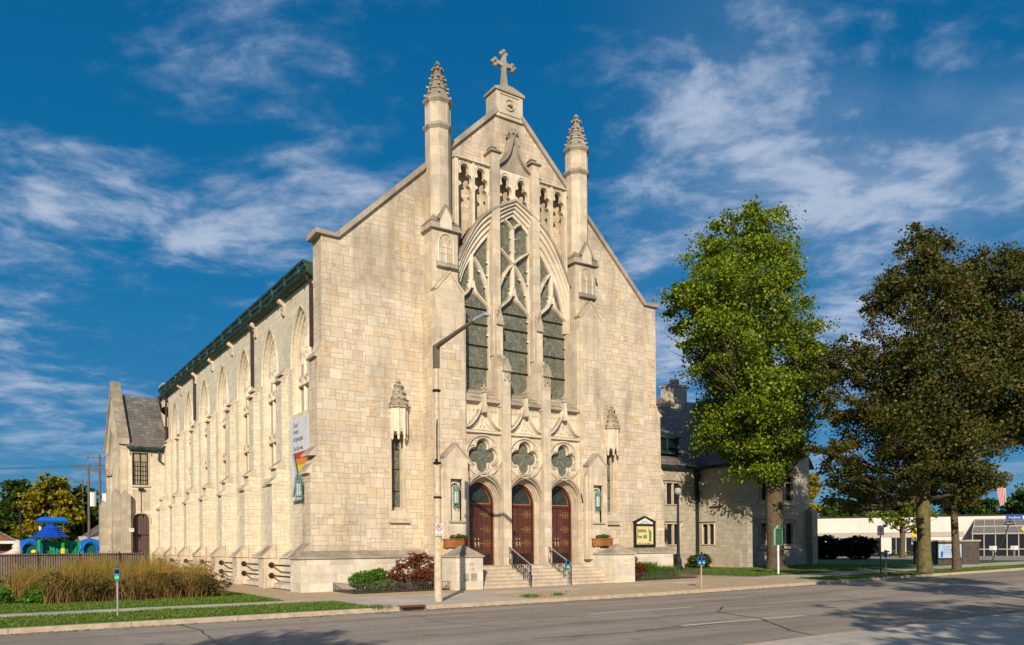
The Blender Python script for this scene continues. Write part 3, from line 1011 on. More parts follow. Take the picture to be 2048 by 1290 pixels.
# stepped buttresses carrying the turrets
def gab(b, cx, w, z0, zg, zp, y0, y1):
    """block with a gabled top"""
    b.plate([(cx - w / 2, z0), (cx + w / 2, z0), (cx + w / 2, zg), (cx, zp), (cx - w / 2, zg)], [], y0, y1)
for cx in (7.1, mx(7.1)):
    s = 1 if cx < XC else -1
    b = MB()
    gab(b, cx, 1.68, 0, 14.85, 15.85, -1.4, -.002)
    b.build('buttress', 'ashlar', church)
    bt = [o for o in kids(church) if o.name.startswith('buttress')][-1]
    b = MB()
    # upper stage, hipped cap with a small gablet
    b.box(cx - .74, cx + .74, -.95, -.003, 14.9, 18.15)
    b.build('upper_stage', 'lime', bt)
    b = MB()
    b.hexa([(cx - .90, -1.12, 18.15), (cx + .90, -1.12, 18.15), (cx + .90, .0, 18.15), (cx - .90, .0, 18.15)],
           [(cx - .82, -1.02, 18.5), (cx + .82, -1.02, 18.5), (cx + .82, .0, 18.5), (cx - .82, .0, 18.5)])
    b.hexa([(cx - .86, -1.06, 18.5), (cx + .86, -1.06, 18.5), (cx + .86, .0, 18.5), (cx - .86, .0, 18.5)],
           [(cx - .45, -.55, 19.05), (cx + .45, -.55, 19.05), (cx + .45, .0, 19.05), (cx - .45, .0, 19.05)])
    b.ribbon([(cx - .42, 18.62), (cx, 19.42), (cx + .42, 18.62)], .13, -1.14, -.5, nose=.8)
    b.build('cap', 'lime2', bt)
    b = MB()
    gab(b, cx, .66, 18.2, 18.75, 19.3, -1.11, -.6)
    # blind window: two lights
    pc, hw = cx + .06, .44
    b.ribbon([(pc - hw, 16.5), (pc - hw, 17.5)] + [(pc + hw * math.cos(math.pi - t * math.pi / 8), 17.5 + .5 * math.sin(t * math.pi / 8)) for t in range(1, 8)] + [(pc + hw, 17.5), (pc + hw, 16.5)], .10, -1.01, -.951)
    b.ribbon([(pc, 16.5), (pc, 17.45)], .08, -1.0, -.951)
    for k_ in (-1, 1):
        b.ribbon([(pc, 17.4), (pc + k_ * .12, 17.65), (pc + k_ * .33, 17.85)], .06, -.99, -.951)
        b.ribbon([(pc + k_ * .40, 17.3), (pc + k_ * .30, 17.5), (pc + k_ * .22, 17.62), (pc + k_ * .12, 17.5), (pc + k_ * .04, 17.3)], .05, -.985, -.951)
        for zz in (17.28, 16.98):
            b.box(pc + k_ * .22 - .17, pc + k_ * .22 + .17, -.975, -.951, zz, zz + .04)
    b.build('blind_tracery', 'trace', bt)
    b = MB()
    b.plate([(-1.16, 16.25), (-1.16, 16.33), (-.951, 16.56), (-.951, 16.2)], [], pc - .6, pc + .6, 'x')
    b.build('ledge', 'lime2', bt)
    b = MB()
    b.ribbon([(cx - .84, 14.95), (cx, 15.93), (cx + .84, 14.95)], .14, -1.44, -.96, nose=.8)
    gab(b, cx, 1.5, 12.6, 14.86, 15.7, -1.415, -1.39)
    b.build('gable_cap', 'lime', bt)
    b = MB()     # quoins: dressed edges
    rs = random.Random(5)
    for e in (-1, 1):
        z = 7.6
        while z < 14.6:
            hq = rs.choice((.3, .45, .6))
            wq = rs.uniform(.16, .42)
            b.box(min(cx + e * .845, cx + e * (.84 - wq)), max(cx + e * .845, cx + e * (.84 - wq)), -1.406, -1.0, z, min(z + hq - .01, 14.7))
            z += hq
        b.cut()
    b.build('quoins', 'lime', bt)
    # lantern niche projecting at the foot
    nc = cx - s * 0.0
    b = MB()
    pan = [(nc - .34, 3.35), (nc + .34, 3.35), (nc + .34, 5.45), (nc - .34, 5.45)]
    b.plate([(nc - .66, 1.3), (nc + .66, 1.3), (nc + .66, 6.45), (nc, 7.15), (nc - .66, 6.45)], [pan], -1.9, -1.401)
    b.plate([(nc - .8, 1.3), (nc + .8, 1.3), (nc + .8, 5.85), (nc + .66, 6.15), (nc - .66, 6.15), (nc - .8, 5.85)], [pan], -1.75, -1.55)
    b.build('niche_stage', 'lime', bt)
    b = MB()
    b.ribbon([(nc - .70, 6.5), (nc, 7.22), (nc + .70, 6.5)], .12, -1.93, -1.42, nose=.85)
    b.box(nc - .45, nc + .45, -2.0, -1.88, 3.27, 3.35)
    b.build('niche_coping', 'lime2', bt)
    b = MB()
    b.box(nc - .34, nc + .34, -1.62, -1.56, 3.36, 5.44)
    b.ribbon([(nc - .3, 4.9)] + [(nc - .3 * math.cos(t * math.pi / 6), 4.95 + .34 * math.sin(t * math.pi / 6)) for t in range(1, 6)] + [(nc + .3, 4.9)], .1, -1.75, -1.6)
    b.build('niche_back', 'limeg', bt)
    b = MB()
    b.box(nc - .16, nc + .12, -1.906, -1.89, 2.3, 3.27)
    b.build('copper_stain', 'limeg', bt)

# corner weatherings
b = MB()
for f, wl in ((lambda x: x, ((.26, 5.6, .12), (.38, 6.45, .26), (.66, 11.15, .26))), (mx, ((.06, 5.6, .12), (.15, 6.45, .2), (.34, 10.15, .36)))):
    for xo, z, dxx in wl:
        b.plate([(f(xo - .16), z), (f(xo - .16), z + .07), (f(xo + dxx), z + .5), (f(xo + dxx), z)], [], -.004, 1.16)
        b.cut()
b.build('corner_weathering', 'lime', church)

# slit windows under hanging canopies
for c in (4.83, 18.95):
    b = MB()
    b.ribbon([(c - .42, 3.9), (c - .42, 7.75)], .16, -.02, .5, nose=.6)
    b.ribbon([(c + .42, 3.9), (c + .42, 7.75)], .2, -.02, .5, nose=.3)
    sw = b.build('slit_window', 'lime', church)
    MB().box(c - .4, c + .4, .55, .6, 3.8, 7.8).build('glass', 'bigglass', sw)
    b = MB()
    for z in (4.9, 6.0, 7.0):
        b.box(c - .4, c + .4, .52, .56, z, z + .04)
    b.build('glazing_bar', 'bronze', sw)
    b = MB()
    b.plate([(-.16, 3.3), (-.16, 3.38), (-.002, 3.5), (.5, 4.1), (.5, 3.3)], [], c - .43, c + .43, 'x')
    b.hexa([(c - .56, -.18, 3.29), (c + .56, -.18, 3.29), (c + .56, 0, 3.29), (c - .56, 0, 3.29)],
           [(c - .46, -.02, 3.52), (c + .46, -.02, 3.52), (c + .46, 0, 3.52), (c - .46, 0, 3.52)])
    b.build('sill', 'lime', sw)
    b = MB()
    b.lathe(c, -.02, [(.45, 7.85), (.45, 9.0)], 8, rot=.5)
    for i in range(8):                                    # pendants hanging from the arrises
        t = 2 * math.pi * (i + .5) / 8
        x, y = c + math.cos(t) * .42, -.02 + math.sin(t) * .42
        if y < .05:
            b.lathe(x, y, [(.02, 7.42), (.07, 7.5), (.05, 7.6), (.09, 7.75), (.07, 9.0)], 6)
    can = b.build('canopy', 'trace', sw)
    b = MB()
    for i in range(8):
        t = 2 * math.pi * i / 8
        c_ = .425
        ex, ey = -math.sin(t), math.cos(t)
        if math.sin(t) > .3: continue
        P3 = lambda a, z: (c + math.cos(t) * c_ + ex * a, -.02 + math.sin(t) * c_ + ey * a, z)
        b.path([P3(-.13, 8.0), P3(-.13, 8.5), P3(0, 8.82), P3(.13, 8.5), P3(.13, 8.0)], .016, 5)
        b.path([P3(-.16, 7.7), P3(-.1, 7.9), P3(0, 7.98), P3(.1, 7.9), P3(.16, 7.7)], .03, 5)
    b.build('canopy_tracery', 'trace', can)
    b = MB()
    b.lathe(c, -.02, [(.45, 8.98), (.56, 9.06), (.54, 9.14), (.46, 9.16)], 8)
    spire(b, c, -.02, 9.16, .47, 1.2)
    b.build('canopy_spire', 'lime2', can)

# great window ------------------------------------------------------------
gw = None
OUT = [(3.68, 16.9), (3.03, 18.2), (2.4, 19.2), (1.7, 19.87), (.8, 20.45), (0, 20.85)]
INN = [(3.5, 15.2), (3.08, 16.6), (2.3, 17.85), (1.75, 18.55), (.9, 19.5), (0, 20.15)]
def lerp(a, c, t): return [(p[0] + (q[0] - p[0]) * t, p[1] + (q[1] - p[1]) * t) for p, q in zip(a, c)]
OUTs, INNs = cr(OUT, 5), cr(INN, 5)
def full(h, zb):
    r_ = [(XC + x, z) for x, z in h]
    l_ = [(XC - x, z) for x, z in reversed(h[:-1])]
    return [(r_[0][0], zb)] + r_ + l_ + [(l_[-1][0], zb)]
def arch_z(dx, h):
    dx = abs(dx)
    for (x0, z0), (x1, z1) in zip(h, h[1:]):
        if x1 <= dx <= x0:
            return z0 + (z1 - z0) * (x0 - dx) / max(x0 - x1, 1e-6)
    return h[0][1] if dx > h[0][0] else h[-1][1]
b = MB()
steps_ = [(0, .22, -.62), (.18, .45, -.50), (.42, .72, -.38), (.68, 1.0, -.27)]
for t0, t1, yf in steps_:
    A, B_ = full(lerp(OUTs, INNs, t0), 14.2), full(lerp(OUTs, INNs, t1), 14.2)
    b.plate(A + B_[::-1], [], yf, -.10)
gw = b.build('great_window', 'trace', church)
b = MB()
hood = [(XC + x, z + .05) for x, z in OUTs] + [(XC - x, z + .05) for x, z in reversed(OUTs[:-1])]
b.ribbon(hood, .16, -.72, -.3, nose=.7)
b.build('hood_mould', 'lime2', gw)
for u in (-1, 0, 1):
    cx = XC + u * SP
    # light of this unit, cut by the arch
    xl, xr = cx - 1.2, cx + 1.2
    xs = [xl + (xr - xl) * i / 14 for i in range(15)]
    top = [(x, min(arch_z(x - XC, INNs) + .15, 20.3)) for x in xs]
    if u == -1: top[0] = (xl, 15.2)
    if u == 1: top[-1] = (xr, 15.2)
    gl = MB().plate([(xl, 10.4), (xr, 10.4)] + top[::-1], [], -.12, -.06).build('glass', 'bigglass', gw)
    b = MB()
    for z in (11.6, 12.79, 13.93, 14.77):
        b.box(cx - 1.14, cx + 1.14, -.20, -.10, z - .025, z + .03)
    b.build('saddle_bar', 'bronze', gw)
    b = MB()
    rib = lambda pts, wd=.15, yf=-.42: b.ribbon(pts, wd, yf, -.11, nose=.35)
    inside = lambda pts: [p for p in pts if p[1] < arch_z(p[0] - XC, INNs) + .12]
    # jambs
    for k_ in (-1, 1):
        zt = arch_z(cx + k_ * 1.08 - XC, INNs)
        rib([(cx + k_ * 1.13, 10.4), (cx + k_ * 1.13, min(zt, 20))], .17)
        # ogee
        og = cr([(cx + k_ * 1.13, 14.55), (cx + k_ * 1.02, 14.86), (cx + k_ * .62, 15.22), (cx + k_ * .22, 15.6), (cx + k_ * .03, 16.2)], 5)
        rib(og, .17)
        # intersecting arcs
        ar = cr([(cx + k_ * 1.12, 15.1), (cx + k_ * .93, 16.0), (cx + k_ * .55, 16.85), (cx, 17.5), (cx - k_ * .55, 17.98), (cx - k_ * 1.08, 18.35)], 5)
        if u == 0 or k_ != u:
            rib(inside(ar), .16)
        else:
            rib(inside(cr([(cx + k_ * 1.12, 15.1), (cx + k_ * .93, 16.0), (cx + k_ * .55, 16.85), (cx, 17.5)], 5)), .16)
        # cusps
        for px, pz, d in ((1.03, 13.4, -1), (1.03, 14.5, -1), (.90, 15.95, -1), (.52, 16.75, -1), (.1, 16.1, 1), (1.03, 17.3, -1), (1.03, 16.6, -1)):
            if pz < arch_z(cx + k_ * px - XC, INNs):
                x0, x1 = cx + k_ * px, cx + k_ * (px + d * .16)
                b.add([(x0, -.3, pz - .07), (x0, -.3, pz + .07), (x1, -.26, pz), (x0, -.12, pz - .07), (x0, -.12, pz + .07), (x1, -.16, pz)],
                      [(0, 1, 2), (3, 5, 4), (0, 2, 5, 3), (1, 4, 5, 2), (0, 3, 4, 1)])
    rib([(cx, 15.75), (cx, 17.5)], .17)
    if u == 0:
        rib([(cx, 17.4), (cx, 19.45)], .19)
        for k_ in (-1, 1):
            rib([(cx, 19.4), (cx + k_ * .28, 19.68), (cx + k_ * .55, 19.82)], .17)
            for pz in (18.2, 18.9):
                b.box(cx + k_ * .02, cx + k_ * .2, -.3, -.2, pz, pz + .05)
    b.build('tracery', 'trace', gw)

# tall piers between the lights
for k_ in (-1, 1):
    cx = XC + k_ * SP / 2
    b = MB()
    plan = lambda yf, w1, w2: [(cx - w1, yf), (cx + w1, yf), (cx + w2, yf + .35), (cx + w2, -.06), (cx - w2, -.06), (cx - w2, yf + .35)]
    b.plate(plan(-1.56, .25, .25), [], FL, 9.4, 'z')
    b.plate(plan(-1.56, .25, .34), [], 9.4, 11.5, 'z')
    b.plate([(-1.56, 11.5), (-.98, 12.25), (-.06, 12.25), (-.06, 11.5)], [], cx - .25, cx + .25, 'x')
    b.plate([(-.95, 12.0), (-.95, 14.2), (-.72, 14.75), (-.06, 14.75), (-.06, 12.0)], [], cx - .2, cx + .2, 'x')
    b.box(cx - .25, cx + .25, -.70, -.06, 12.2, 23.15)
    pr = b.build('pier', 'lime', church)
    b = MB()
    b.hexa([(cx - .36, -.82, 23.15), (cx + .36, -.82, 23.15), (cx + .36, .0, 23.15), (cx - .36, .0, 23.15)],
           [(cx - .3, -.74, 23.27), (cx + .3, -.74, 23.27), (cx + .3, .0, 23.27), (cx - .3, .0, 23.27)])
    b.hexa([(cx - .3, -.74, 23.27), (cx + .3, -.74, 23.27), (cx + .3, .0, 23.27), (cx - .3, .0, 23.27)],
           [(cx - .14, -.5, 23.45), (cx + .14, -.5, 23.45), (cx + .14, .0, 23.45), (cx - .14, .0, 23.45)])
    b.hexa([(cx - .18, -.55, 23.47), (cx + .18, -.55, 23.47), (cx + .18, .0, 23.47), (cx - .18, .0, 23.47)],
           [(cx - .03, -.3, 23.68), (cx + .03, -.3, 23.68), (cx + .03, .0, 23.68), (cx - .03, .0, 23.68)])
    b.build('pier_cap', 'lime2', pr)
    b = MB()                     # gablets on the offsets
    gab(b, cx, .46, 11.3, 11.5, 11.95, -1.68, -1.1)
    b.box(cx - .27, cx + .27, -1.72, -1.5, 11.24, 11.32)
    for dxx in (-.14, .14):
        b.lathe(cx + dxx, -1.6, [(.03, 10.75), (.06, 10.82), (.03, 10.95), (.05, 11.25)], 6)
    b.lathe(cx, -1.62, [(.02, 10.9), (.05, 10.97), (.04, 11.25)], 6)
    b.cut()
    gab(b, cx, .36, 13.9, 14.15, 14.7, -1.04, -.7)
    b.box(cx - .22, cx + .22, -1.08, -.9, 13.84, 13.9)
    b.lathe(cx, -1.0, [(.03, 14.6), (.08, 14.75), (.02, 14.9)], 6)
    b.build('gablet', 'lime2', pr)

# arcaded screen over the window
NOT = [(.42, 20.5), (.42, 20.75), (.36, 20.95), (.20, 21.08), (.24, 21.15), (.40, 21.25), (.44, 21.44), (.38, 21.6), (.22, 21.66), (.20, 21.7),
       (.25, 21.85), (.25, 22.0), (.15, 22.16), (0, 22.2)]
bays = [8.62, 9.62, 11.17, 12.23, 13.78, 14.78]
b = MB()
low = []
for c in bays:
    low += [(c - x, z) for x, z in NOT] + [(c + x, z) for x, z in reversed(NOT[:-1])]
low = [(8.02, 20.5)] + low + [(15.38, 20.5)]
b.plate(low + [(15.38, 22.45), (8.02, 22.45)], [], -.42, -.14)
edges = [8.02] + [v for c in bays for v in (c - .42, c + .42)] + [15.38]
for i in range(0, len(edges), 2):
    x0, x1 = edges[i], edges[i + 1]
    zb = min(arch_z(x0 - XC, OUTs), arch_z(x1 - XC, OUTs)) - .2
    if zb < 20.5:
        b.box(x0, x1, -.42, -.14, zb, 20.5)
ac = b.build('arcade', 'trace', church)
b = MB()
for xm in (9.12, 11.7, 14.28, 8.12, 15.28):
    b.box(xm - .06, xm + .06, -.5, -.42, arch_z(xm - XC, OUTs), 22.4)
b.plate([(-.58, 22.36), (-.58, 22.42), (.0, 22.62), (.0, 22.36)], [], 8.02, XC - SP / 2 - .25, 'x')
b.plate([(-.58, 22.36), (-.58, 22.42), (.0, 22.62), (.0, 22.36)], [], XC + SP / 2 + .25, 15.38, 'x')
for c in bays:
    for k_ in (-1, 1):
        b.ribbon(cr([(c + k_ * .46, 20.9), (c + k_ * .47, 21.5), (c + k_ * .36, 22.0), (c + k_ * .18, 22.26), (c, 22.32)], 3), .06, -.47, -.42)
b.build('arcade_moulding', 'trace', ac)
bk = [(8.02, 16.9), *[(XC - x, z) for x, z in OUTs], *[(XC + x, z) for x, z in reversed(OUTs[:-1])], (15.38, 22.45), (8.02, 22.45)]
MB().plate(bk, [], .38, .8).build('arcade_back_wall', 'ashlar', ac)
b = MB()
b.plate([(10.6, 22.45)] + [(XC - x, z) for x, z in cr([(1.1, 22.62), (.62, 22.95), (.3, 23.4), (.12, 24.0)], 4)] + [(XC + x, z) for x, z in reversed(cr([(1.1, 22.62), (.62, 22.95), (.3, 23.4), (.12, 24.0)], 4))] + [(12.8, 22.45)], [], -.42, -.003)
for k_ in (-1, 1):
    b.ribbon([(XC + k_ * x, z) for x, z in cr([(1.12, 22.62), (.66, 22.98), (.34, 23.45), (.15, 24.1), (.1, 24.35)], 5)], .16, -.62, -.003, nose=.7)
b.lathe(XC, -.35, [(.10, 24.1), (.16, 24.25), (.30, 24.5), (.30, 24.68), (.2, 24.85), (.04, 24.92)], 10)
crockets(b, XC, -.35, [(.26, 24.55)], 8, .12)
b.build('ogee_finial', 'lime2', ac)

# porch front -------------------------------------------------------------
def quatre(cx, cz, off, r_, n=7):
    pts = []
    d = (math.sqrt(2) * off + math.sqrt(max(0, 2 * off * off - 4 * (off * off - r_ * r_)))) / 2 if False else None
    bq = math.sqrt(2) * off
    disc = bq * bq - 4 * (off * off - r_ * r_)
    dd = (bq + math.sqrt(disc)) / 2
    q = dd / math.sqrt(2)
    a = math.atan2(q, q - off)
    for i in range(4):
        base = i * math.pi / 2
        for j in range(n + 1):
            t = -a + 2 * a * j / n
            if j == n: continue
            x, z = off + r_ * math.cos(t), r_ * math.sin(t)
            pts.append((cx + x * math.cos(base) - z * math.sin(base), cz + x * math.sin(base) + z * math.cos(base)))
    return pts
units = [XC + u * SP for u in (-1, 0, 1)]
QZ = 6.78
b = MB()
prect = [(8.02, FL), (15.38, FL), (15.38, 8.0), (8.02, 8.0)]
b.plate(prect, [parch(c, 1.10, FL + .002, 4.35, 1.38) for c in units] + [quatre(c, QZ, .485, .41) for c in units], -1.25, -1.10)
b.build('porch_front', 'lime', church)
for c in units:
    b = MB()
    for i_, (hw, zs, rise, y0, y1) in enumerate([(1.07, 4.32, 1.30, -1.05, -.93), (1.03, 4.30, 1.24, -.93, -.82), (.99, 4.28, 1.18, -.82, -.62)]):
        x0, x1 = max(c - 1.317, 8.02), min(c + 1.317, 15.38)
        b.plate([(x0, FL), (x1, FL), (x1, 5.95), (x0, 5.95)], [parch(c, hw, FL + .002, zs, rise)], y0, y1)
    da = b.build('door_arch', 'lime', church)
    b = MB()
    hd = arcpts(c, 1.22, 4.45, 1.42, 10)
    hd = hd if hd[0][0] < hd[-1][0] else hd
    b.ribbon(hd, .16, -1.40, -1.25, nose=.6)
    b.ribbon(arcpts(c, 1.13, 4.38, 1.32, 10), .07, -1.31, -1.25)
    b.build('hood_mould', 'lime2', da)
    # quatrefoil window
    b = MB()
    b.plate([(c - 1.05, 5.96), (c + 1.05, 5.96), (c + 1.05, 7.72), (c - 1.05, 7.72)], [quatre(c, QZ, .47, .365)], -1.10, -1.02)
    qw = b.build('quatrefoil_window', 'trace', church)
    b = MB()
    ring = [(c + 1.06 * math.cos(t * math.pi / 16), QZ + 1.06 * math.sin(t * math.pi / 16)) for t in range(32)]
    b.ribbon(ring, .11, -1.36, -1.25, closed=True)
    b.ribbon(quatre(c, QZ, .485, .455, 9), .07, -1.33, -1.25, closed=True)
    for i in range(4):
        t = math.pi / 4 + i * math.pi / 2
        b.ribbon([(c + r_ * math.cos(t + a), QZ + r_ * math.sin(t + a)) for r_, a in ((.98, -.28), (.80, -.1), (.72, 0), (.80, .1), (.98, .28))], .045, -1.30, -1.25)
    b.build('quatrefoil_moulding', 'trace', qw)
    MB().box(c - 1.0, c + 1.0, -1.01, -.98, 5.97, 7.7).build('glass', 'bigglass', qw)
    # blind panels and ogee hood over it
    b = MB()
    b.plate([(-1.42, 7.95), (-1.42, 8.04), (-1.15, 8.14), (-1.15, 7.90)], [], max(8.02, c - 1.06), min(15.38, c + 1.06), 'x')
    for k_ in (-1, 1):
        og = cr([(c + k_ * 1.05, 8.22), (c + k_ * .8, 8.34), (c + k_ * .45, 8.72), (c + k_ * .22, 9.15), (c + k_ * .10, 9.7)], 5)
        b.ribbon(og, .13, -1.42, -1.15, nose=.6)
        b.ribbon([(x, z - .13) for x, z in og[:14]], .05, -1.24, -1.15)
        for q in range(4):
            xx = c + k_ * (.34 + .22 * q)
            zlo = 8.35 + max(0, (.95 - abs(xx - c)) * .95)
            b.ribbon([(xx, zlo), (xx, 9.38)], .035, -1.21, -1.15)
            if q < 3:
                b.ribbon([(xx, 9.2), (xx + k_ * .05, 9.34), (xx + k_ * .11, 9.40), (xx + k_ * .17, 9.34), (xx + k_ * .22, 9.2)], .03, -1.2, -1.15)
                b.ribbon([(xx, 9.05), (xx + k_ * .11, 9.18), (xx + k_ * .22, 9.05)], .025, -1.19, -1.15)
        b.ribbon([(c + k_ * .55, 8.25), (c + k_ * .3, 8.45), (c + k_ * .12, 8.75)], .05, -1.22, -1.15)
        b.ribbon([(c + k_ * .62, 8.24), (c + k_ * .45, 8.30), (c + k_ * .38, 8.42)], .04, -1.22, -1.15)
    b.box(c - .09, c + .09, -1.52, -1.15, 9.0, 10.0)
    b.ribbon([(c - .12, 8.3), (c, 8.85), (c + .12, 8.3)], .05, -1.24, -1.15)
    b.build('blind_panel', 'trace', church)
    fr = [o for o in kids(church) if o.name.startswith('blind_panel')][-1]
    b = MB()
    b.lathe(c, -1.42, [(.09, 9.95), (.16, 10.02), (.10, 10.12), (.07, 10.3), (.02, 10.5)], 6)
    crockets(b, c, -1.42, [(.1, 10.05), (.07, 10.25)], 4, .09)
    b.build('finial', 'lime2', fr)
b = MB()
b.box(8.02, 15.38, -1.15, -.7, 7.72, 9.6)
b.build('frieze_wall', 'trace', church)
b = MB()
for x0, x1 in ((8.02, XC - SP / 2 - .25), (XC - SP / 2 + .25, XC + SP / 2 - .25), (XC + SP / 2 + .25, 15.38)):
    b.cut()
    b.plate([(-1.15, 9.45), (-1.44, 9.56), (-1.44, 9.68), (-1.08, 9.9), (-1.08, 9.98), (-.68, 10.16), (-.68, 10.23), (-.25, 10.42), (-.12, 10.42), (-.12, 9.45)], [], x0, x1, 'x')
b.build('window_sill', 'lime2', church)
# porch piers against the buttresses
b = MB()
b.box(8.02 - .08, 8.06, -1.3, -.1, FL, 14.2)
b.cut()
b.box(15.34, 15.46, -1.3, -.1, FL, 14.2)
b.build('side_shaft', 'lime', church)

# doors
for c in units:
    b = MB()
    b.box(c - .97, c - .012, -.56, -.50, FL + .01, 4.16)
    b.box(c + .012, c + .97, -.56, -.50, FL + .01, 4.16)
    b.box(c - .02, c + .02, -.52, -.48, FL + .01, 4.16)
    d = b.build('door', 'door', church)
    b = MB()
    b.plate(parch(c, 1.0, FL + .004, 4.27, 1.19, 9), [parch(c, .90, FL + .006, 4.24, 1.06, 9)], -.66, -.54)
    b.box(c - .94, c + .94, -.62, -.50, 4.17, 4.30)
    b.build('door_frame', 'doorframe', d)
    b = MB()
    b.plate(parch(c, .93, 4.28, 4.29, 1.05, 9), [], -.52, -.47)
    f = b.build('fanlight', 'fanglass', d)
    b = MB()
    b.ribbon(arcpts(c, .86, 4.32, .98, 9), .05, -.56, -.53)
    b.box(c - .86, c + .86, -.56, -.53, 4.30, 4.36)
    b.build('gilt_edge', 'brass', d)
    b = MB()
    for a in (35, 62, 90, 118, 145):
        t = R(a)
        b.ribbon([(c, 4.36), (c + .75 * math.cos(t), 4.36 + .75 * math.sin(t))], .03, -.545, -.525)
    b.build('leading', 'iron', d)
    for z in (3.78, 2.97, 2.22):
        b = MB()
        for s in (-1, 1):
            b.cut()
            h0 = c + s * .62
            b.ribbon([(c + s * .22, z), (c + s * .93, z)], .035, -.595, -.56)
            for ax, az in ((-.1, .09), (.1, .09), (-.1, -.09), (.1, -.09)):
                b.ribbon([(h0 + ax + .085 * math.cos(t * math.pi / 5), z + az + .085 * math.sin(t * math.pi / 5)) for t in range(10)], .026, -.59, -.56, closed=True)
            for ax in (-.3, -.34):
                b.ribbon([(h0 + s * ax, z - .05), (h0 + s * (ax - .03), z), (h0 + s * ax, z + .05)], .022, -.59, -.56)
        b.build('strap_hinge', 'brass', d)
    b = MB()
    for s in (-1, 1):
        b.cut()
        for z, hgt in ((2.42, .1), (2.12, .22)):
            b.box(c + s * .1 - .028, c + s * .1 + .028, -.575, -.56, z, z + hgt * .8)
        b.tube((c + s * .1, -.62, 2.02), (c + s * .1, -.62, 2.3), .016, n=6)
    b.build('handle', 'palebrass', d)
    b = MB()
    for s in (-1, 1):
        b.cut()
        x0, x1 = sorted((c + s * .05, c + s * .86))
        wave = [(x1 + (x0 - x1) * i / 12, 1.62 + .06 * abs(math.sin(i * math.pi / 4))) for i in range(13)]
        b.plate([(x0, 1.12), (x1, 1.12)] + wave, [], -.572, -.56)
    b.build('kick_plate', 'bronze', d)
MB().box(8.0, 15.4, -.47, -.3, FL, 8).build('porch_back', 'iron', church)

# steps and cheek walls
b = MB()
n = 6
for i in range(n):
    y0 = -3.35 + i * .31
    b.box(7.5, 15.9, y0, -.3 if i == n - 1 else -1.2, i * FL / n, (i + 1) * FL / n - (0 if i < n - 1 else .003))
    b.box(7.5, 15.9, y0 - .03, y0 + .02, (i + 1) * FL / n - .04, (i + 1) * FL / n - .004)
b.build('steps', 'steps', church)
for s in (0, 1):
    f = (lambda x: x) if not s else mx
    X = lambda a, c: sorted((f(a), f(c)))
    b = MB()
    x0, x1 = X(6.02, 7.5)
    b.box(x0, x1, -3.68, -.36, 0, 1.56)
    ck = b.build('cheek_wall', 'plinth', church)
    b = MB()
    b.box(x0 - .06, x1 + .06, -3.76, -.36, 1.56, 1.64)
    cxp = (x0 + x1) / 2
    b.hexa([(x0 - .03, -3.73, 1.64), (x1 + .03, -3.73, 1.64), (x1 + .03, -2.35, 1.64), (x0 - .03, -2.35, 1.64)],
           [(cxp - .03, -3.07, 2.16), (cxp + .03, -3.07, 2.16), (cxp + .03, -3.01, 2.16), (cxp - .03, -3.01, 2.16)])
    b.build('coping', 'lime2', ck)
    b = MB()
    b.ribbon([(cxp + .1 + .15 * math.cos(t * math.pi / 6), 1.12 + .15 * math.sin(t * math.pi / 6)) for t in range(12)], .05, -3.72, -3.68, closed=True)
    for t in range(3):
        a = t * 2 * math.pi / 3 + .5
        b.ribbon([(cxp + .1, 1.12), (cxp + .1 + .13 * math.cos(a), 1.12 + .13 * math.sin(a))], .04, -3.71, -3.68)
    b.build('carved_roundel', 'plinth', ck)
    if not s:
        b = MB()
        b.box(cxp - .35, cxp - .05, -3.686, -3.68, .42, .78)
        b.cut()
        b.box(cxp + .06, cxp + .4, -3.686, -3.68, .42, .78)
        b.build('plaque', 'lime2', ck)

# ---- nave: side wall, windows, buttresses
NW = 1.0
wins = [3.2 + 5.2 * k_ for k_ in range(7)]
sill = lambda i: 9.0 if i == 0 else 6.05
b = MB()
b.plate([(1.1, 0), (37.5, 0), (37.5, 15.9), (1.1, 15.9)], [parch(y, 1.4, sill(i), 12.0, 2.4) for i, y in enumerate(wins)], NW, NW + .14, 'x')
b.build('nave_wall', 'ashlar_side', church)
b = MB()
b.box(22.0, 22.4, 1.1, 46, 0, 15.9)
b.cut()
b.box(1.0, 22.4, 45.6, 46, 0, 15.9)
b.cut()
b.box(1.5, 22.0, 1.2, 45.5, .1, .2)
b.build('far_wall', 'ashlar_side', church)
b = MB()
b.add([(.9, .9, 15.95), (22.5, .9, 15.95), (XC, .9, 25.1), (.9, 46, 15.95), (22.5, 46, 15.95), (XC, 46, 25.1)],
      [(0, 2, 5, 3), (2, 1, 4, 5), (3, 5, 4), (0, 3, 4, 1), (0, 1, 2)])
b.build('nave_roof', 'slate', church)
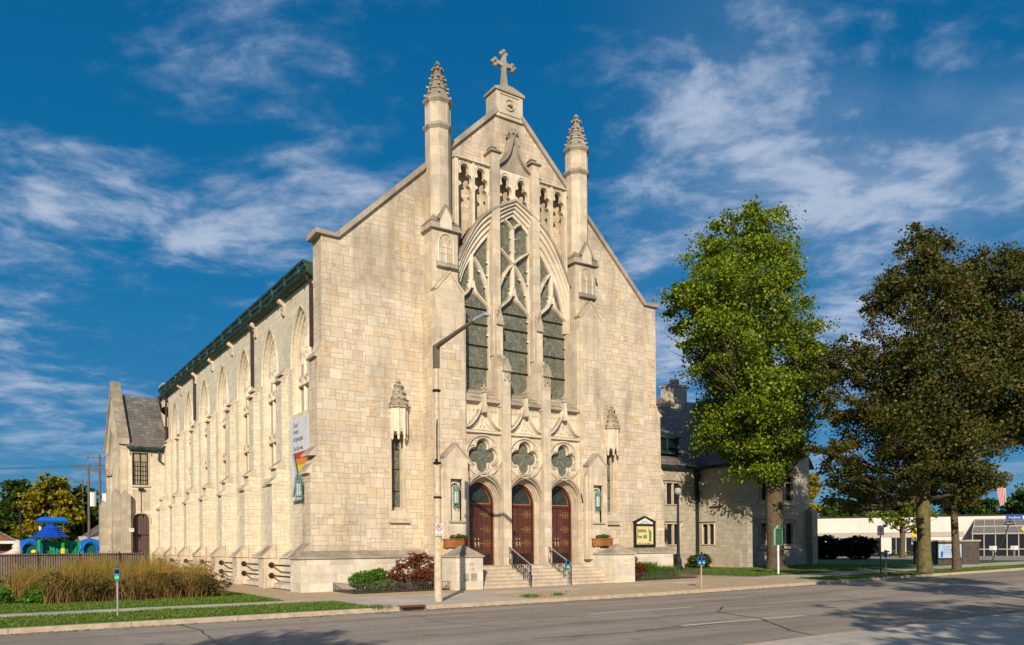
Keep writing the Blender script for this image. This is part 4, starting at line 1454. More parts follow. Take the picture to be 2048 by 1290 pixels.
for i, y in enumerate(wins):
    z0 = sill(i)
    b = MB()
    op = parch(y, 1.4, z0, 12.0, 2.4)
    for x0, x1, hw, rise in ((NW + .14, NW + .27, 1.31, 2.28), (NW + .27, NW + .42, 1.2, 2.12)):
        b.plate([(y - 1.5, z0 - .1), (y + 1.5, z0 - .1), (y + 1.5, 14.6), (y - 1.5, 14.6)], [parch(y, hw, z0, 12.0, rise)], x0, x1, 'x')
    b.ribbon([(y - 1.43, 11.4)] + arcpts(y, 1.43, 12.0, 2.45, 8)[::-1] + [(y + 1.43, 11.4)], .10, NW - .07, NW + .02, 'x')
    sw = b.build('side_window', 'trace', church)
    b = MB()
    rb = lambda pts, wd=.12, xf=NW + .32: b.ribbon(pts, wd, xf - .06, NW + .43, 'x', nose=.4)
    for k_ in (-1, 1):
        rb([(y + k_ * .37, z0), (y + k_ * .37, 12.1)], .13)
        rb(cr([(y + k_ * .37, 12.0), (y + k_ * .2, 12.9), (y - k_ * .35, 13.6)], 4))
        rb(cr([(y + k_ * 1.1, 12.0), (y + k_ * .7, 12.6), (y + k_ * .37, 13.2), (y, 13.7)], 4))
        for zz in (12.35, 11.8):
            rb([(y + k_ * .1, zz), (y + k_ * .19, zz + .9)], .08)
            rb([(y + k_ * .74, zz - .2), (y + k_ * .66, zz + .6)], .08)
    for c_ in (-.74, 0, .74):
        for zz in (10.5, 8.1):
            if zz > z0 + 1:
                rb([(y + c_ - .34, zz), (y + c_ - .24, zz + .25), (y + c_, zz + .42), (y + c_ + .24, zz + .25), (y + c_ + .34, zz)], .15, NW + .25)
                rb([(y + c_ - .34, zz - .02), (y + c_ + .34, zz - .02)], .07, NW + .27)
        rb([(y + c_ - .3, 11.9), (y + c_, 12.2), (y + c_ + .3, 11.9)], .08)
    b.build('tracery', 'trace', sw)
    MB().box(NW + .425, NW + .44, y - 1.2, y + 1.2, z0, 14.2).build('glass', 'leadglass', sw)
    b = MB()
    b.plate([(NW - .08, z0 - .42), (NW - .08, z0 - .34), (NW + .5, z0 + .16), (NW + .5, z0 - .42)], [], y - 1.42, y + 1.42, 'y')
    b.build('sill', 'lime', sw)
prof = [(-.35, 0), (-.35, 1.62), (.1, 2.15), (.12, 5.5), (.35, 5.8), (.35, 6.3), (.65, 6.7), (.65, 11.0), (NW, 11.6), (NW, 0)]
for k_ in range(1, 8):
    yc = .6 + 5.2 * k_
    MB().plate(prof, [], yc - .47, yc + .47, 'y').build('side_buttress', 'ashlar_side', church)
    sb = [o for o in kids(church) if o.name.startswith('side_buttress')][-1]
    b = MB()
    b.plate([(-.356, 0), (-.356, 1.56), (.96, 1.56), (.96, 0)], [], yc - .476, yc + .476, 'y')
    b.cut()
    b.plate([(-.43, 1.562), (-.43, 1.66), (.12, 2.22), (.3, 2.22), (.3, 1.562)], [], yc - .53, yc + .53, 'y')
    for xa, za, xb, zb_ in ((-.04, 5.45, .36, 5.82), (.2, 6.28, .66, 6.72), (.48, 10.9, .8, 11.25), (.62, 11.25, NW - .003, 11.68)):
        b.cut()
        b.plate([(xa, za), (xa, za + .06), (xb, zb_), (xb + .1 if xb < .9 else xb, zb_), (xb + .1 if xb < .9 else xb, za)], [], yc - .49, yc + .49, 'y')
    b.build('weathering', 'lime', sb)
b = MB()
for k_ in range(8):
    y0 = (.6 + 5.2 * (k_ - 1) + .47) if k_ else 0
    if k_ == 0: continue
    y0 = 1.1 if k_ == 1 else y0
    b.cut()
    y1 = .6 + 5.2 * k_ - .47
    b.box(.55, NW - .002, y0, y1, 0, 1.55)
    b.plate([(.47, 1.552), (.47, 1.63), (NW - .003, 1.95), (NW - .003, 1.552)], [], y0, y1, 'y')
    b.plate([(.1, 0), (.1, .22), (.548, .34), (.548, 0)], [], y0, y1, 'y')
b.build('side_plinth', 'plinth', church)
for k_ in range(1, 8):
    y1 = .6 + 5.2 * k_ - .476
    y0 = y1 - 4.15
    for z in (1.19, .64):
        gr = MB().tube((.03, y0, z), (.03, y1, z), .045, n=10).build('guard_rail', 'iron', church)
        MB().tube((.03, y1 - .05, z), (.03, y1, z), .15, .15, 16).tube((.03, y1 - .13, z), (.03, y1 - .05, z), .08, .11, 12).build('mounting_disc', 'iron', gr)
b = MB()
b.plate([(.74, 15.36), (.60, 15.45), (.56, 15.62), (.48, 15.68), (.46, 15.84), (.38, 15.9), (.38, 16.02), (1.2, 16.04), (1.2, 15.36)], [], 1.11, 38.5, 'y')
y = 1.8
while y < 38:
    b.box(.36, .50, y, y + .05, 15.5, 16.03)
    y += 2.1
b.build('gutter', 'copper', church)
for k_ in range(1, 7):
    yc = .6 + 5.2 * k_
    b = MB()
    b.plate([(NW, 14.5), (NW - .10, 14.5), (NW - .17, 14.62), (NW - .10, 14.75), (NW - .12, 15.0), (NW - .32, 15.14), (NW - .38, 15.24), (NW - .32, 15.35), (NW, 15.35)], [], yc - .13, yc + .13, 'y')
    b.build('corbel', 'lime', church)
for y, zb in ((1.32, 11.9), (11.45, 11.7), (26.7, 11.8), (37.2, 1.6)):
    b = MB()
    xw = .93 if zb > 2 else .86
    b.box(xw - .13, xw + .0, y - .09, y + .09, zb, 15.0)
    b.path([(.62, y, 15.35), (.70, y, 15.15), (.85, y, 15.0), (.86, y, 14.9)], .07, 8)
    b.build('downspout', 'brownpipe', church)
MB().box(1.3, 2.9, 41, 42.6, 15, 17.0).box(1.2, 3.0, 40.9, 42.7, 17.0, 17.15).build('chimney', 'lime', church)

# ---- transept wing at the far end
WX, WY = -2.45, 37.5
WY2 = 46.6
b = MB()
win = [(-1.85, 7.55), (-.6, 7.55), (-.6, 10.3), (-1.85, 10.3)]
door = parch(-1.2, .66, .5, 4.55, .5, 6)
b.plate([(WX, 0), (NW - .01, 0), (NW - .01, 10.9), (WX, 10.9)], [win, door], WY, WY + .5)
b.build('wing_wall', 'ashlar_side', church)
ridge_y, ridge_z = (WY + WY2) / 2, 15.9
b = MB()
gw1 = parch(ridge_y, 1.6, 2.6, 9.6, 3.2)
b.plate([(WY - .03, 0), (WY2, 0), (WY2, 11.2), (ridge_y, 16.0), (WY - .03, 11.2)], [gw1], WX - .35, WX + .2, 'x')
g_ = b.build('wing_gable', 'lime', church)
MB().box(WX - .05, WX, ridge_y - 1.7, ridge_y + 1.7, 2.6, 12.6).build('glass', 'leadglass', g_)
b = MB()
b.ribbon([(WY - .1, 10.95), (WY - .1, 11.35), (ridge_y, 16.45), (WY2 + .1, 11.35)], .32, WX - .5, WX + .35, 'x', nose=.8)
b.box(WX - .48, WX + .33, ridge_y - .25, ridge_y + .25, 16.3, 17.0)
b.ribbon([(ridge_y - 1.65, 8.8)] + arcpts(ridge_y, 1.7, 9.6, 3.4, 8)[::-1], .14, WX - .48, WX - .33, 'x')
for yy in (WY + 1.8, ridge_y - 1.9, ridge_y + 1.9):
    b.ribbon([(yy, 2), (yy, 10.8)], .35, WX - .6, WX - .34, 'x', nose=.6)
b.build('coping', 'lime2', g_)
b = MB()
b.add([(WX, WY - .35, 10.75), (NW, WY - .35, 10.75), (NW, ridge_y, 15.9), (WX, ridge_y, 15.9), (WX, WY2 + .3, 10.75), (NW, WY2 + .3, 10.75)],
      [(0, 1, 2, 3), (3, 2, 5, 4)])
b.build('wing_roof', 'slate', church)
b = MB()
b.plate([(WY - .02, 10.4), (WY - .42, 10.55), (WY - .5, 10.78), (WY - .3, 10.82), (WY - .02, 10.82)], [], WX + .35, NW - .15, 'x')
b.path([(.2, WY - .3, 10.5), (.2, WY - .2, 9.7), (.75, WY - .15, 9.3), (.9, WY - .1, 9.25)], .08, 8)
b.build('wing_gutter', 'copper', church)
b = MB()
for x0, x1, y0, y1, zt in ((WX - .42, WX + .35, WY - .65, WY, 6.6), (WX - .95, WX - .3, WY - .05, WY + .7, 6.75), (WX - .95, WX - .3, WY2 - .8, WY2 + .1, 6.2)):
    b.cut()
    b.plate([(x0, 0), (x1, 0), (x1, zt), ((x0 + x1) / 2, zt + .45), (x0, zt)], [], y0, y1)
b.build('wing_buttress', 'lime2', church)
b = MB()
b.ribbon([(-2.05, 10.1), (-2.05, 10.55), (-.4, 10.55), (-.4, 10.1)], .1, WY - .12, WY)
b.ribbon([(-1.9, 7.5), (-1.9, 10.33), (-.55, 10.33), (-.55, 7.5)], .12, WY - .05, WY + .1, closed=True)
b.box(-1.95, -.5, WY - .12, WY + .1, 7.38, 7.5)
b.box(-1.9, -.55, WY - .03, WY, 5.4, 7.2)
b.ribbon([(-1.95, 4.3)] + arcpts(-1.2, .74, 4.55, .58, 6)[::-1] + [(-.45, 4.3)], .1, WY - .1, WY + .02)
wf = b.build('wing_trim', 'lime', church)
b = MB()
b.box(-1.85, -.6, WY + .2, WY + .24, 7.55, 10.3)
ww = b.build('wing_window', 'leadglass', church)
b = MB()
for i in range(7):
    x = -1.85 + 1.25 * i / 6
    b.box(x - .02, x + .02, WY + .15, WY + .2, 7.55, 9.55)
b.box(-1.26, -1.18, WY + .13, WY + .2, 7.55, 10.3)
for i in range(6):
    z = 7.6 + 1.95 * i / 5
    b.box(-1.85, -.6, WY + .155, WY + .195, z - .02, z + .02)
b.box(-1.85, -1.75, WY + .1, WY + .2, 7.55, 10.3)
b.box(-.70, -.6, WY + .1, WY + .2, 7.55, 10.3)
b.build('window_frame', 'bronze', ww)
MB().plate(parch(-1.2, .66, .5, 4.55, .5, 6), [], WY + .2, WY + .27).build('wing_door', simple('faded brown door', (.105, .065, .055), .7, .25, 6), church)
wd_ = [o for o in kids(church) if o.name.startswith('wing_door')][0]
b = MB()
b.box(-1.86, -.54, WY + .17, WY + .2, 3.25, 3.33)
for z in (2.9, 1.9, 1.1):
    b.box(-1.8, -1.15, WY + .17, WY + .2, z, z + .05)
for i in range(1, 6):
    b.box(-1.86 + .22 * i - .01, -1.86 + .22 * i + .01, WY + .18, WY + .2, .6, 4.9)
b.build('door_strap', 'iron', wd_)
b = MB()
b.path([(-1.2, WY - .05, 4.9), (-1.2, WY - .06, 7.1)], .03, 6)
b.box(-1.42, -1.0, WY - .3, WY, 7.08, 7.28)
b.build('wall_light', 'iron', church)
MB().box(-2.25, -1.75 - .12, WY - .67, WY - .655, 3.55, 3.85).build('wing_sign', 'white', church)
b = MB()
for i in range(7):
    b.box(-2.2 + .045 * i, -2.18 + .045 * i, WY - .675, WY - .668, 3.72 + .02 * (i % 2), 3.80)
b.build('wing_sign_print', 'dblue', church)
b = MB()
b.box(-3.25, -3.0, WY + 2.0, WY + 2.4, 2.6, 3.5)
b.cut()
b.box(-3.3, -3.05, WY + 5, WY + 5.3, 9.2, 9.9)
b.build('electric_box', 'lime2', church)
# ---------------------------------------------------------------- trees and shrubs
def leafcloud(centres, radii, n, size, rs, flat=.8, shell=.5, clump=.5, per=22):
    """n leaf quads gathered in clumps through the lobes"""
    C_ = np.array(centres, float)
    r_ = np.array(radii, float)
    w_ = r_ ** 2
    w_ /= w_.sum()
    nc = max(1, n // per)
    idx = rs.choice(len(C_), nc, p=w_)
    d = rs.normal(size=(nc, 3))
    d /= np.linalg.norm(d, axis=1, keepdims=True)
    rad = r_[idx] * (shell + (1.06 - shell) * rs.rand(nc) ** .6)
    cc = C_[idx] + d * rad[:, None] * np.array([1, 1, flat])
    cr_ = clump * (.45 + .9 * rs.rand(nc)) * np.clip(r_[idx] / 1.8, .45, 1.2)
    k_ = np.repeat(np.arange(nc), per)
    e = rs.normal(size=(len(k_), 3)) * .5
    P = cc[k_] + e * cr_[k_][:, None] * np.array([1, 1, .62])
    m = len(P)
    nrm = rs.normal(size=(m, 3)) + np.array([0, 0, .7])
    nrm /= np.linalg.norm(nrm, axis=1, keepdims=True)
    t = rs.normal(size=(m, 3))
    u = np.cross(nrm, t)
    u /= np.linalg.norm(u, axis=1, keepdims=True)
    v = np.cross(nrm, u)
    s = size * (.6 + .8 * rs.rand(m))[:, None]
    q = np.stack([P - u * s * .55, P - v * s * .36 + u * s * .05, P + u * s * .55, P + v * s * .36 + u * s * .05], 1)
    return q.reshape(-1, 3)

RIGHT = np.array([.829, -.559, 0.])
FWD = np.array([.559, .829, 0.])

def tree(name, base, lobes, r0, leafm, barkm, n, size, label, cat='tree', group=None, seed=1, lean=(0, 0), per=22, fsh=0, fork=None, shell=.5, clump=.5, deep=1.0, top=None, shape=None):
    rs = np.random.RandomState(seed)
    t = thing(name, base, label, cat, group)
    B = np.array(base, float)
    zs = np.array([l[1] for l in lobes])
    cen, rad = [], []
    for la, z, r_ in lobes:
        near = [abs(l[0]) + l[2] * .6 for l in lobes if abs(l[1] - z) < 2.2]
        Wd = max(near)
        D = math.sqrt(max(Wd * Wd - la * la, .3)) * .8 * deep
        fs_ = fsh if la < -4.8 and z < 20 else 0
        for k_ in range(3 if D > 1.2 else 1):
            off = (0, -1, 1)[k_] * D * rs.uniform(.45, .95) + rs.uniform(-.4, .4) + fs_
            cen.append(RIGHT * la * (1 if k_ == 0 else rs.uniform(.75, 1)) + FWD * off + np.array([0, 0, z + (0 if k_ == 0 else rs.uniform(-.7, .4))]))
            rad.append(r_ * (1 if k_ == 0 else rs.uniform(.75, .95)))
    V = leafcloud(cen, rad, n, size, rs, shell=shell, clump=clump, per=per)
    quads('crown', V, leafm, parent=t)
    b = MB()
    zt = max(zs) * .86 if top is None else top
    pts = [(B[0] + lean[0] * s_ ** 2 * RIGHT[0] + .12 * math.sin(s_ * 7 + seed), B[1] + lean[0] * s_ ** 2 * RIGHT[1] + .1 * math.sin(s_ * 5), B[2] - .1 + (zt) * s_) for s_ in [0, .012, .03, .08, .16, .25, .35, .5, .65, .8, 1.0]]
    if shape:
        pts = [(B[0] + la * RIGHT[0], B[1] + la * RIGHT[1], B[2] + z) for la, z in shape]
        rr = [r0 * f for f in (1.5, 1.15, 1.0, .95, 1.0, .98, .9, .7, .5, .35, .2)][:len(pts)]
    else:
        rr = [r0 * f for f in (1.55, 1.35, 1.15, 1.0, .93, .88, .8, .6, .42, .25, .08)]
    ctr = sorted(range(len(cen)), key=lambda i: cen[i][2])
    for i in ctr[::2]:
        c = cen[i] + B
        zz = max(B[2] + cen[i][2] * (.62 if zt < 12 else .76), pts[3][2] + (.5 if zt < 12 else 2.6))
        j = min(range(len(pts)), key=lambda q: abs(pts[q][2] - zz))
        p = np.array(pts[j])
        mid = p * .5 + c * .5 + np.array([rs.uniform(-.3, .3), rs.uniform(-.3, .3), -.35])
        rb = rr[j] * .38
        b.path([tuple(p), tuple(p * .8 + mid * .2), tuple(mid), tuple(mid * .45 + c * .55), tuple(c)], [rb, rb * .8, rb * .55, rb * .35, .02], 6)
        for _ in range(3):
            e = c + rs.normal(size=3) * rad[i] * .55
            b.path([tuple(mid), tuple(mid * .5 + e * .5 + np.array([0, 0, .1])), tuple(e)], [rb * .4, rb * .25, .012], 5)
    b.build('limbs', 'bark', t, smooth=True, recalc=False)
    MB().path(pts, rr, 12).build('trunk', barkm, t, smooth=True, recalc=False)
    return t

def shrub(name, loc, lobes, leafm, n, size, label, cat='shrub', group=None, seed=1, clump=.16, shell=.6, flat=.85, droop=0):
    rs = np.random.RandomState(seed)
    V = leafcloud([l[:3] for l in lobes], [l[3] for l in lobes], n, size, rs, flat=flat, shell=shell, clump=clump, per=16)
    V = V[np.repeat(V.reshape(-1, 4, 3)[:, :, 2].min(1) > .0, 4)]
    t = thing(name, loc, label, cat, group)
    quads('crown', V, leafm, parent=t)
    b = MB()
    for l in lobes:
        for _ in range(3):
            e = np.array(l[:3]) + rs.normal(size=3) * l[3] * .4
            b.path([(loc[0] + l[0] * .3, loc[1] + l[1] * .3, loc[2] - .02), (loc[0] + e[0] * .7, loc[1] + e[1] * .7, loc[2] + e[2] * .5), (loc[0] + e[0], loc[1] + e[1], loc[2] + e[2])], [.025, .018, .006], 5)
    b.build('stem', 'bark', t, recalc=False)
    return t

LOB1 = [(-1.8,25.5,1.5),(-0.3,24.4,1.8),(-4.0,24.3,1.5),(-4.7,22.1,2.3),(-1.4,22.1,2.7),(0.8,21.0,1.4),(-5.4,19.9,2.1),(-7.3,18.4,1.3),(-3.2,18.8,2.7),(0.4,18.4,1.9),(-6.2,16.2,1.9),(-2.9,15.5,3.1),(1.1,16.2,2.1),(-5.6,13.7,1.1),(-2.2,12.6,2.7),(1.5,13.3,2.0),(-3.6,10.7,2.2),(-0.3,10.4,2.7),(2.3,11.5,1.3),(-4.5,9.5,1.3),(-1.8,8.2,1.8),(1.1,8.6,1.5),(-0.3,7.1,1.1),(-7.6,15.5,0.9)]
LOB2 = [(-0.1,20.6,0.9),(-0.7,19.0,1.4),(0.8,19.3,1.4),(-2.1,16.9,1.3),(-0.1,16.9,2.0),(2.0,17.8,1.4),(-2.7,15.4,0.9),(0.2,14.1,2.2),(2.7,15.1,1.7),(-4.4,13.8,1.3),(-5.6,12.6,1.0),(-3.1,12.6,1.6),(-0.7,11.1,2.2),(2.0,11.4,1.9),(-5.0,10.2,1.2),(-2.8,9.3,1.8),(-0.1,8.3,2.1),(-6.1,7.7,0.8),(-4.4,7.1,1.3),(-2.2,6.2,1.5),(0.5,6.2,1.5),(-5.0,5.1,0.7),(-3.1,4.5,0.8),(2.7,8.3,1.7),(2.0,5.3,1.2)]
LOB3 = [(2.4,19.6,1.5),(1.5,17.6,1.6),(3.7,17.6,2.1),(2.1,15.1,1.8),(4.4,14.4,2.4),(1.8,12.5,1.8),(3.7,11.2,2.4),(1.5,9.6,1.6),(3.1,9.4,1.6),(0.5,7.0,1.5),(0.9,5.9,1.1),(-0.8,5.2,1.1),(5.2,9.8,1.7),(0.2,4.4,0.8)]
tree('broadleaf_tree', (35.7, 1.0, .22), LOB1 + [(2.6, 15.2, 1.2), (3.0, 13.2, 1.2)], .62, 'leafgreen', 'bark', 115000, .2,
     'tall bright green tree on the lawn before the stone annex', seed=3, clump=.95, shell=.62, deep=.62, per=130, fsh=-3.2,
     shape=[(0, -.1), (0, .25), (-.05, .9), (-.1, 2.5), (-.15, 4.6), (-.1, 5.6), (-.2, 7.5), (-.9, 11), (-1.4, 15), (-1.7, 19), (-1.8, 23)])
tree('maple_tree', (35.2, -10.2, .2), LOB2 + [(-4.6, 5.9, 1.2), (-2.6, 5.0, 1.0), (-1.3, 4.7, .9), (1.3, 4.9, 1.0), (2.7, 5.4, 1.2), (-5.7, 6.4, .9), (-3.9, 4.3, .7)], .40, 'leafdark', 'barkmoss', 105000, .17,
     'dark maple turning brown on the grass strip, its mossy trunk lit by the sun', group='dark maples along the street', seed=5, clump=.9, shell=.45, per=110,
     shape=[(0, -.1), (0, .2), (-.02, .8), (-.05, 2.3), (-.08, 4.5), (-.1, 6.0), (-.12, 8), (-.1, 11), (0, 14), (-.1, 17), (-.1, 20)])
tree('maple_tree', (39.9, -9.7, .22), LOB3 + [(6.5, 16.5, 2.2), (6.8, 12.5, 2.1), (7.2, 9.8, 1.7)], .24, 'leafdark', 'bark', 100000, .18,
     'dark maple with a thin black trunk beside the low stone monument sign', group='dark maples along the street', seed=8, clump=.9, shell=.45, per=110)
# trees on the near side of the street, behind the photographer: they throw the shade on the road
nlob = [(0, 9.6, 1.6), (-1.8, 8.4, 1.5), (1.8, 8.6, 1.4), (-2.6, 6.8, 1.3), (2.6, 6.9, 1.5), (0, 7.4, 1.8), (.8, 5.6, 1.3), (-1.2, 5.6, 1.1)]
tree('street_tree', (15.2, -29.2, 0), [(a * 1.15, 6.4 + (z - 5.6) * 2.7, r_ * 1.2) for a, z, r_ in nlob], .25, 'leafgreen', 'bark', 16000, .25, 'green street tree on the near pavement far right of the camera', group='street trees on the near side', seed=21)
tree('street_tree', (-6.5, -45, 0), [(a * 1.5, z, r_) for a, z, r_ in nlob], .25, 'leafgreen', 'bark', 9000, .24, 'green street tree on the near pavement behind the camera', group='street trees on the near side', seed=22)
tree('street_tree', (.5, -39.5, 0), [(a * 1.4, z, r_ * 1.1) for a, z, r_ in nlob], .25, 'leafgreen', 'bark', 12000, .22, 'green street tree on the near pavement just right of the camera', group='street trees on the near side', seed=24)
tree('street_tree', (-19.2, -33.5, 0), [(a * 1.2, z * .88, r_ * 1.15) for a, z, r_ in nlob], .25, 'leafgreen', 'bark', 22000, .2, 'green street tree on the near pavement left of the camera', group='street trees on the near side', seed=23)

def roundtree(name, x, y, w_, h, z0, leafm, n, size, label, seed, group=None, base=0., r0=.3):
    rs = np.random.RandomState(seed)
    lob = []
    for i in range(11):
        z = z0 + (h - z0) * (.12 + .8 * i / 10)
        ww = w_ * math.sin(math.pi * (.15 + .72 * i / 10)) ** .7
        lob.append((rs.uniform(-1, 1) * ww * .62, z, w_ * rs.uniform(.28, .42)))
    return tree(name, (x, y, base), lob, r0, leafm, 'bark', n, size, label, group=group, seed=seed, clump=.8, shell=.45, deep=.8)
G1 = 'trees beyond the playground'
roundtree('leafy_tree', -13.8, 96, 5.2, 12.0, 1.5, 'leafmix', 9000, .5, 'green tree at the left edge beyond the playground', 31, G1)
roundtree('leafy_tree', -8.6, 93, 4.6, 11.5, 1.5, 'leafmix', 9000, .5, 'dark green tree beside the yellow tree, behind the playground slide', 32, G1)
roundtree('leafy_tree', -4.6, 88, 4.6, 11.8, 1.0, 'leafyellow', 11000, .45, 'tree with yellow autumn leaves behind the blue playground roof', 33, G1)
roundtree('leafy_tree', -1.0, 91, 4.4, 10.6, 1.0, 'leafmix', 9000, .5, 'green tree just right of the yellow tree behind the playground', 34, G1)
roundtree('leafy_tree', 2.4, 97, 3.8, 8.6, 1.0, 'leafmix', 6000, .5, 'lower green tree between the utility poles and the church wing', 35, G1)
roundtree('leafy_tree', -21, 99, 6, 11.5, 1.5, 'leafmix', 5000, .55, 'green tree far left, beyond the edge of the playground fence', 36, G1)
roundtree('leafy_tree', 3.4, 118, 4, 8.5, 1.0, 'leafyellow', 4000, .5, 'yellow tree behind the pale house by the church wing', 37, G1)
G2 = 'trees behind the office building'
roundtree('autumn_tree', 136, 68.6, 3.0, 16.5, 3, 'leafyellow', 5000, .6, 'yellow tree seen just right of the annex corner', 41, G2, .4)
tree('conifer', (134, 62.5, .4), [(0, 12.6, .5), (0, 11.4, .9), (-.2, 10, 1.4), (.3, 8.4, 1.9), (-.3, 6.6, 2.3), (.4, 4.8, 2.6), (0, 3.4, 2.8)], .3, 'leafmix', 'bark', 6000, .5,
     'grey green conifer right of the yellow tree by the annex corner', group=G2, seed=42, clump=.5)
for i, (x, y, w_, h, m_, lab) in enumerate([(116, 46.5, 5.5, 8.3, 'leafmix', 'low green tree behind the left end of the office roof'), (121, 40, 6, 9.3, 'leafgreen', 'bright green tree above the office roof left of the maple trunk'),
        (122, 30, 6, 9.0, 'leafmix', 'green tree above the office roof right of the maple trunk'), (127, 22, 6.5, 9.8, 'leafmix', 'green tree above the office roof below the flag'),
        (113, 10, 5.5, 13.5, 'leafyellow', 'yellow and green tree at the right edge of the picture')]):
    roundtree('autumn_tree', x, y, w_, h, 2.5, m_, 5000, .6, lab, 50 + i, G2, .36)
tree('young_tree', (72.8, 12.6, .36), [(0, 6.0, 1.2), (-2, 5.3, 1.0), (-3.4, 4.7, .8), (1.6, 5.4, 1.1), (3, 5.0, .8), (-1, 4.3, .9), (.8, 3.7, .7)], .28, 'leafgreen', 'bark', 5000, .24,
     'small spreading tree before the white office wall', seed=61, clump=.5, deep=.7, shape=[(0, -.1), (0, .2), (0, .7), (.05, 2), (0, 2.8), (0, 3.6), (0, 4.4)])

# planting beds ---------------------------------------------------------------
b = MB()
b.box(1.25, 6.0, -3.0, -.36, -.1, .07)
b.box(17.4, 22.6, -3.3, -.36, -.1, .12)
tag(b.build('planting_bed', 'soil'), kind='structure')
shrub('boxwood', (1.95, -2.05, .05), [(0, 0, .45, .48), (.2, .1, .6, .42), (-.15, .1, .5, .42)], 'leafbox', 7000, .055, 'round clipped boxwood at the left end of the left bed', group='boxwoods in the left bed', seed=71)
shrub('boxwood', (2.95, -1.5, .05), [(0, 0, .6, .45), (.2, .1, .7, .4)], 'leafbox', 5000, .055, 'taller round boxwood between the first one and the red maple', group='boxwoods in the left bed', seed=72)
shrub('perennial', (2.9, -2.45, .05), [(0, 0, .25, .35), (.35, 0, .2, .3), (-.3, .1, .22, .28)], 'leafpale', 3500, .07, 'feathery pale green plant before the boxwoods', seed=73)
def redmaple(loc, w_, h, lab, seed):
    rs = random.Random(seed)
    lob = []
    for i in range(18):
        a, r_ = rs.uniform(0, 6.28), math.sqrt(rs.random())
        z = h * (1 - .62 * r_ * r_) - .32
        lob.append((math.cos(a) * r_ * w_ * .72, math.sin(a) * r_ * min(w_ * .72, .85), z, rs.uniform(.28, .42)))
    for i in range(12):
        a = rs.uniform(0, 6.28)
        lob.append((math.cos(a) * w_ * .78, math.sin(a) * .85, rs.uniform(.3, .75), .3))
    shrub('japanese_maple', loc, lob, 'leafred', 15000, .062, lab, 'shrub', 'red lace-leaf maples beside the steps', seed, clump=.16, shell=.35, flat=.7)
redmaple((4.85, -1.95, .05), 1.75, 1.95, 'wide dark red lace-leaf maple in the bed left of the steps', 75)
redmaple((18.35, -2.1, .1), 1.05, 1.5, 'smaller dark red lace-leaf maple right of the steps, below the notice board', 76)
def spiky(name, loc, n, h, spread, m_, lab, seed):
    rs = np.random.RandomState(seed)
    X, Y_ = rs.normal(0, spread * .45, n), rs.normal(0, spread * .35, n)
    H_ = h * rs.uniform(.5, 1.05, n)
    A = rs.uniform(0, 6.28, n)
    L = rs.uniform(.1, .6, n) * H_
    V = []
    for t0, t1 in ((0, .5), (.5, 1)):
        f = lambda t, s, w_: np.stack([X + np.cos(A) * L * t * t - s * np.sin(A) * w_, Y_ + np.sin(A) * L * t * t + s * np.cos(A) * w_, H_ * t * (1 - .15 * t)], 1)
        V.append(np.stack([f(t0, -1, .014), f(t0, 1, .014), f(t1, 1, .012 if t1 < 1 else .004), f(t1, -1, .012 if t1 < 1 else .004)], 1).reshape(-1, 3))
    o = quads(name, np.concatenate(V), m_, lab, 'plant')
    o.location = loc
    return o
tag(spiky('grass_clump', (19.9, -1.9, .08), 1500, 1.15, .8, 'leafbox', 'tall fresh green grassy clump right of the small red maple', 81), group='grassy clumps in the right bed')
tag(spiky('grass_clump', (21.3, -2.1, .1), 1200, .85, .8, 'leafpale', 'paler feathery clump at the right end of the right bed', 82), group='grassy clumps in the right bed')
def lowfence(name, pts, h, lab):
    b = MB()
    for (x0, y0), (x1, y1) in zip(pts, pts[1:]):
        z0, z1 = gz(x0), gz(x1)
        b.path([(x0, y0, z0 + h), (x1, y1, z1 + h)], .014, 6)
        b.path([(x0, y0, z0 + .06), (x1, y1, z1 + .06)], .012, 6)
        b.path([(x0, y0, z0 + .17), (x1, y1, z1 + .17)], .010, 6)
        n = int(math.hypot(x1 - x0, y1 - y0) / .125)
        for i in range(n + 1):
            t = i / n
            x, y, z = x0 + (x1 - x0) * t, y0 + (y1 - y0) * t, z0 + (z1 - z0) * t
            b.box(x - .008, x + .008, y - .008, y + .008, z, z + h)
    o = b.build(name, simple(name + ' iron', (.10, .09, .085), .55, .2, metal=.3))
    return tag(o, lab, 'fence', 'low iron fences round the beds')
lowfence('bed_fence', [(1.2, -.42), (1.12, -3.08), (6.0, -3.08)], .42, 'low iron hoop fence round the bed left of the steps')
lowfence('bed_fence', [(17.45, -3.4), (22.7, -3.4), (22.7, -.5)], .42, 'low iron hoop fence round the bed right of the steps')
def swell(x, y):
    e = min(1, max(.25, (-3.0 - x) / 2.6 + .12 * max(y, 0) + .3))
    return e * (.72 + .3 * math.sin(x * 1.9 + y * .7) * math.cos(y * 1.3 - x * .5))
for nm, m_, hmn, hmx, den, ln, sd, lab in (
        ('prairie_grass', 'bladerust', .5, 1.6, 80, .38, 9, 'russet and brown prairie grasses low along the front of the bed'),
        ('golden_grass', 'bladegold', 1.2, 2.35, 75, .24, 10, 'taller golden green feathery grasses at the back of the bed')):
    yo = 1.2 if sd == 10 else 0
    blades(nm, [(-10.6, -4.0, -1.4 + yo, 5.5, den), (-8.6, -2.9, 5.5, 16, den), (-11.6, -8, 3.5, 10, den * .6)], m_, hmn, hmx, .030, lab, 'ornamental grass', lean=ln, zfun=swell, seg=4, seedn=sd)
rs_ = random.Random(4)
pl = []
for i in range(60):
    x = rs_.uniform(-10.4, -3.9); y = rs_.uniform(-1.5, 5)
    pl.append((x + 7, y, rs_.uniform(.15, .75) * min(1, .4 + (-3.4 - x) * .4), rs_.uniform(.3, .6)))
V = leafcloud([p[:3] for p in pl], [p[3] for p in pl], 42000, .065, np.random.RandomState(6), clump=.3, shell=.2, per=16)
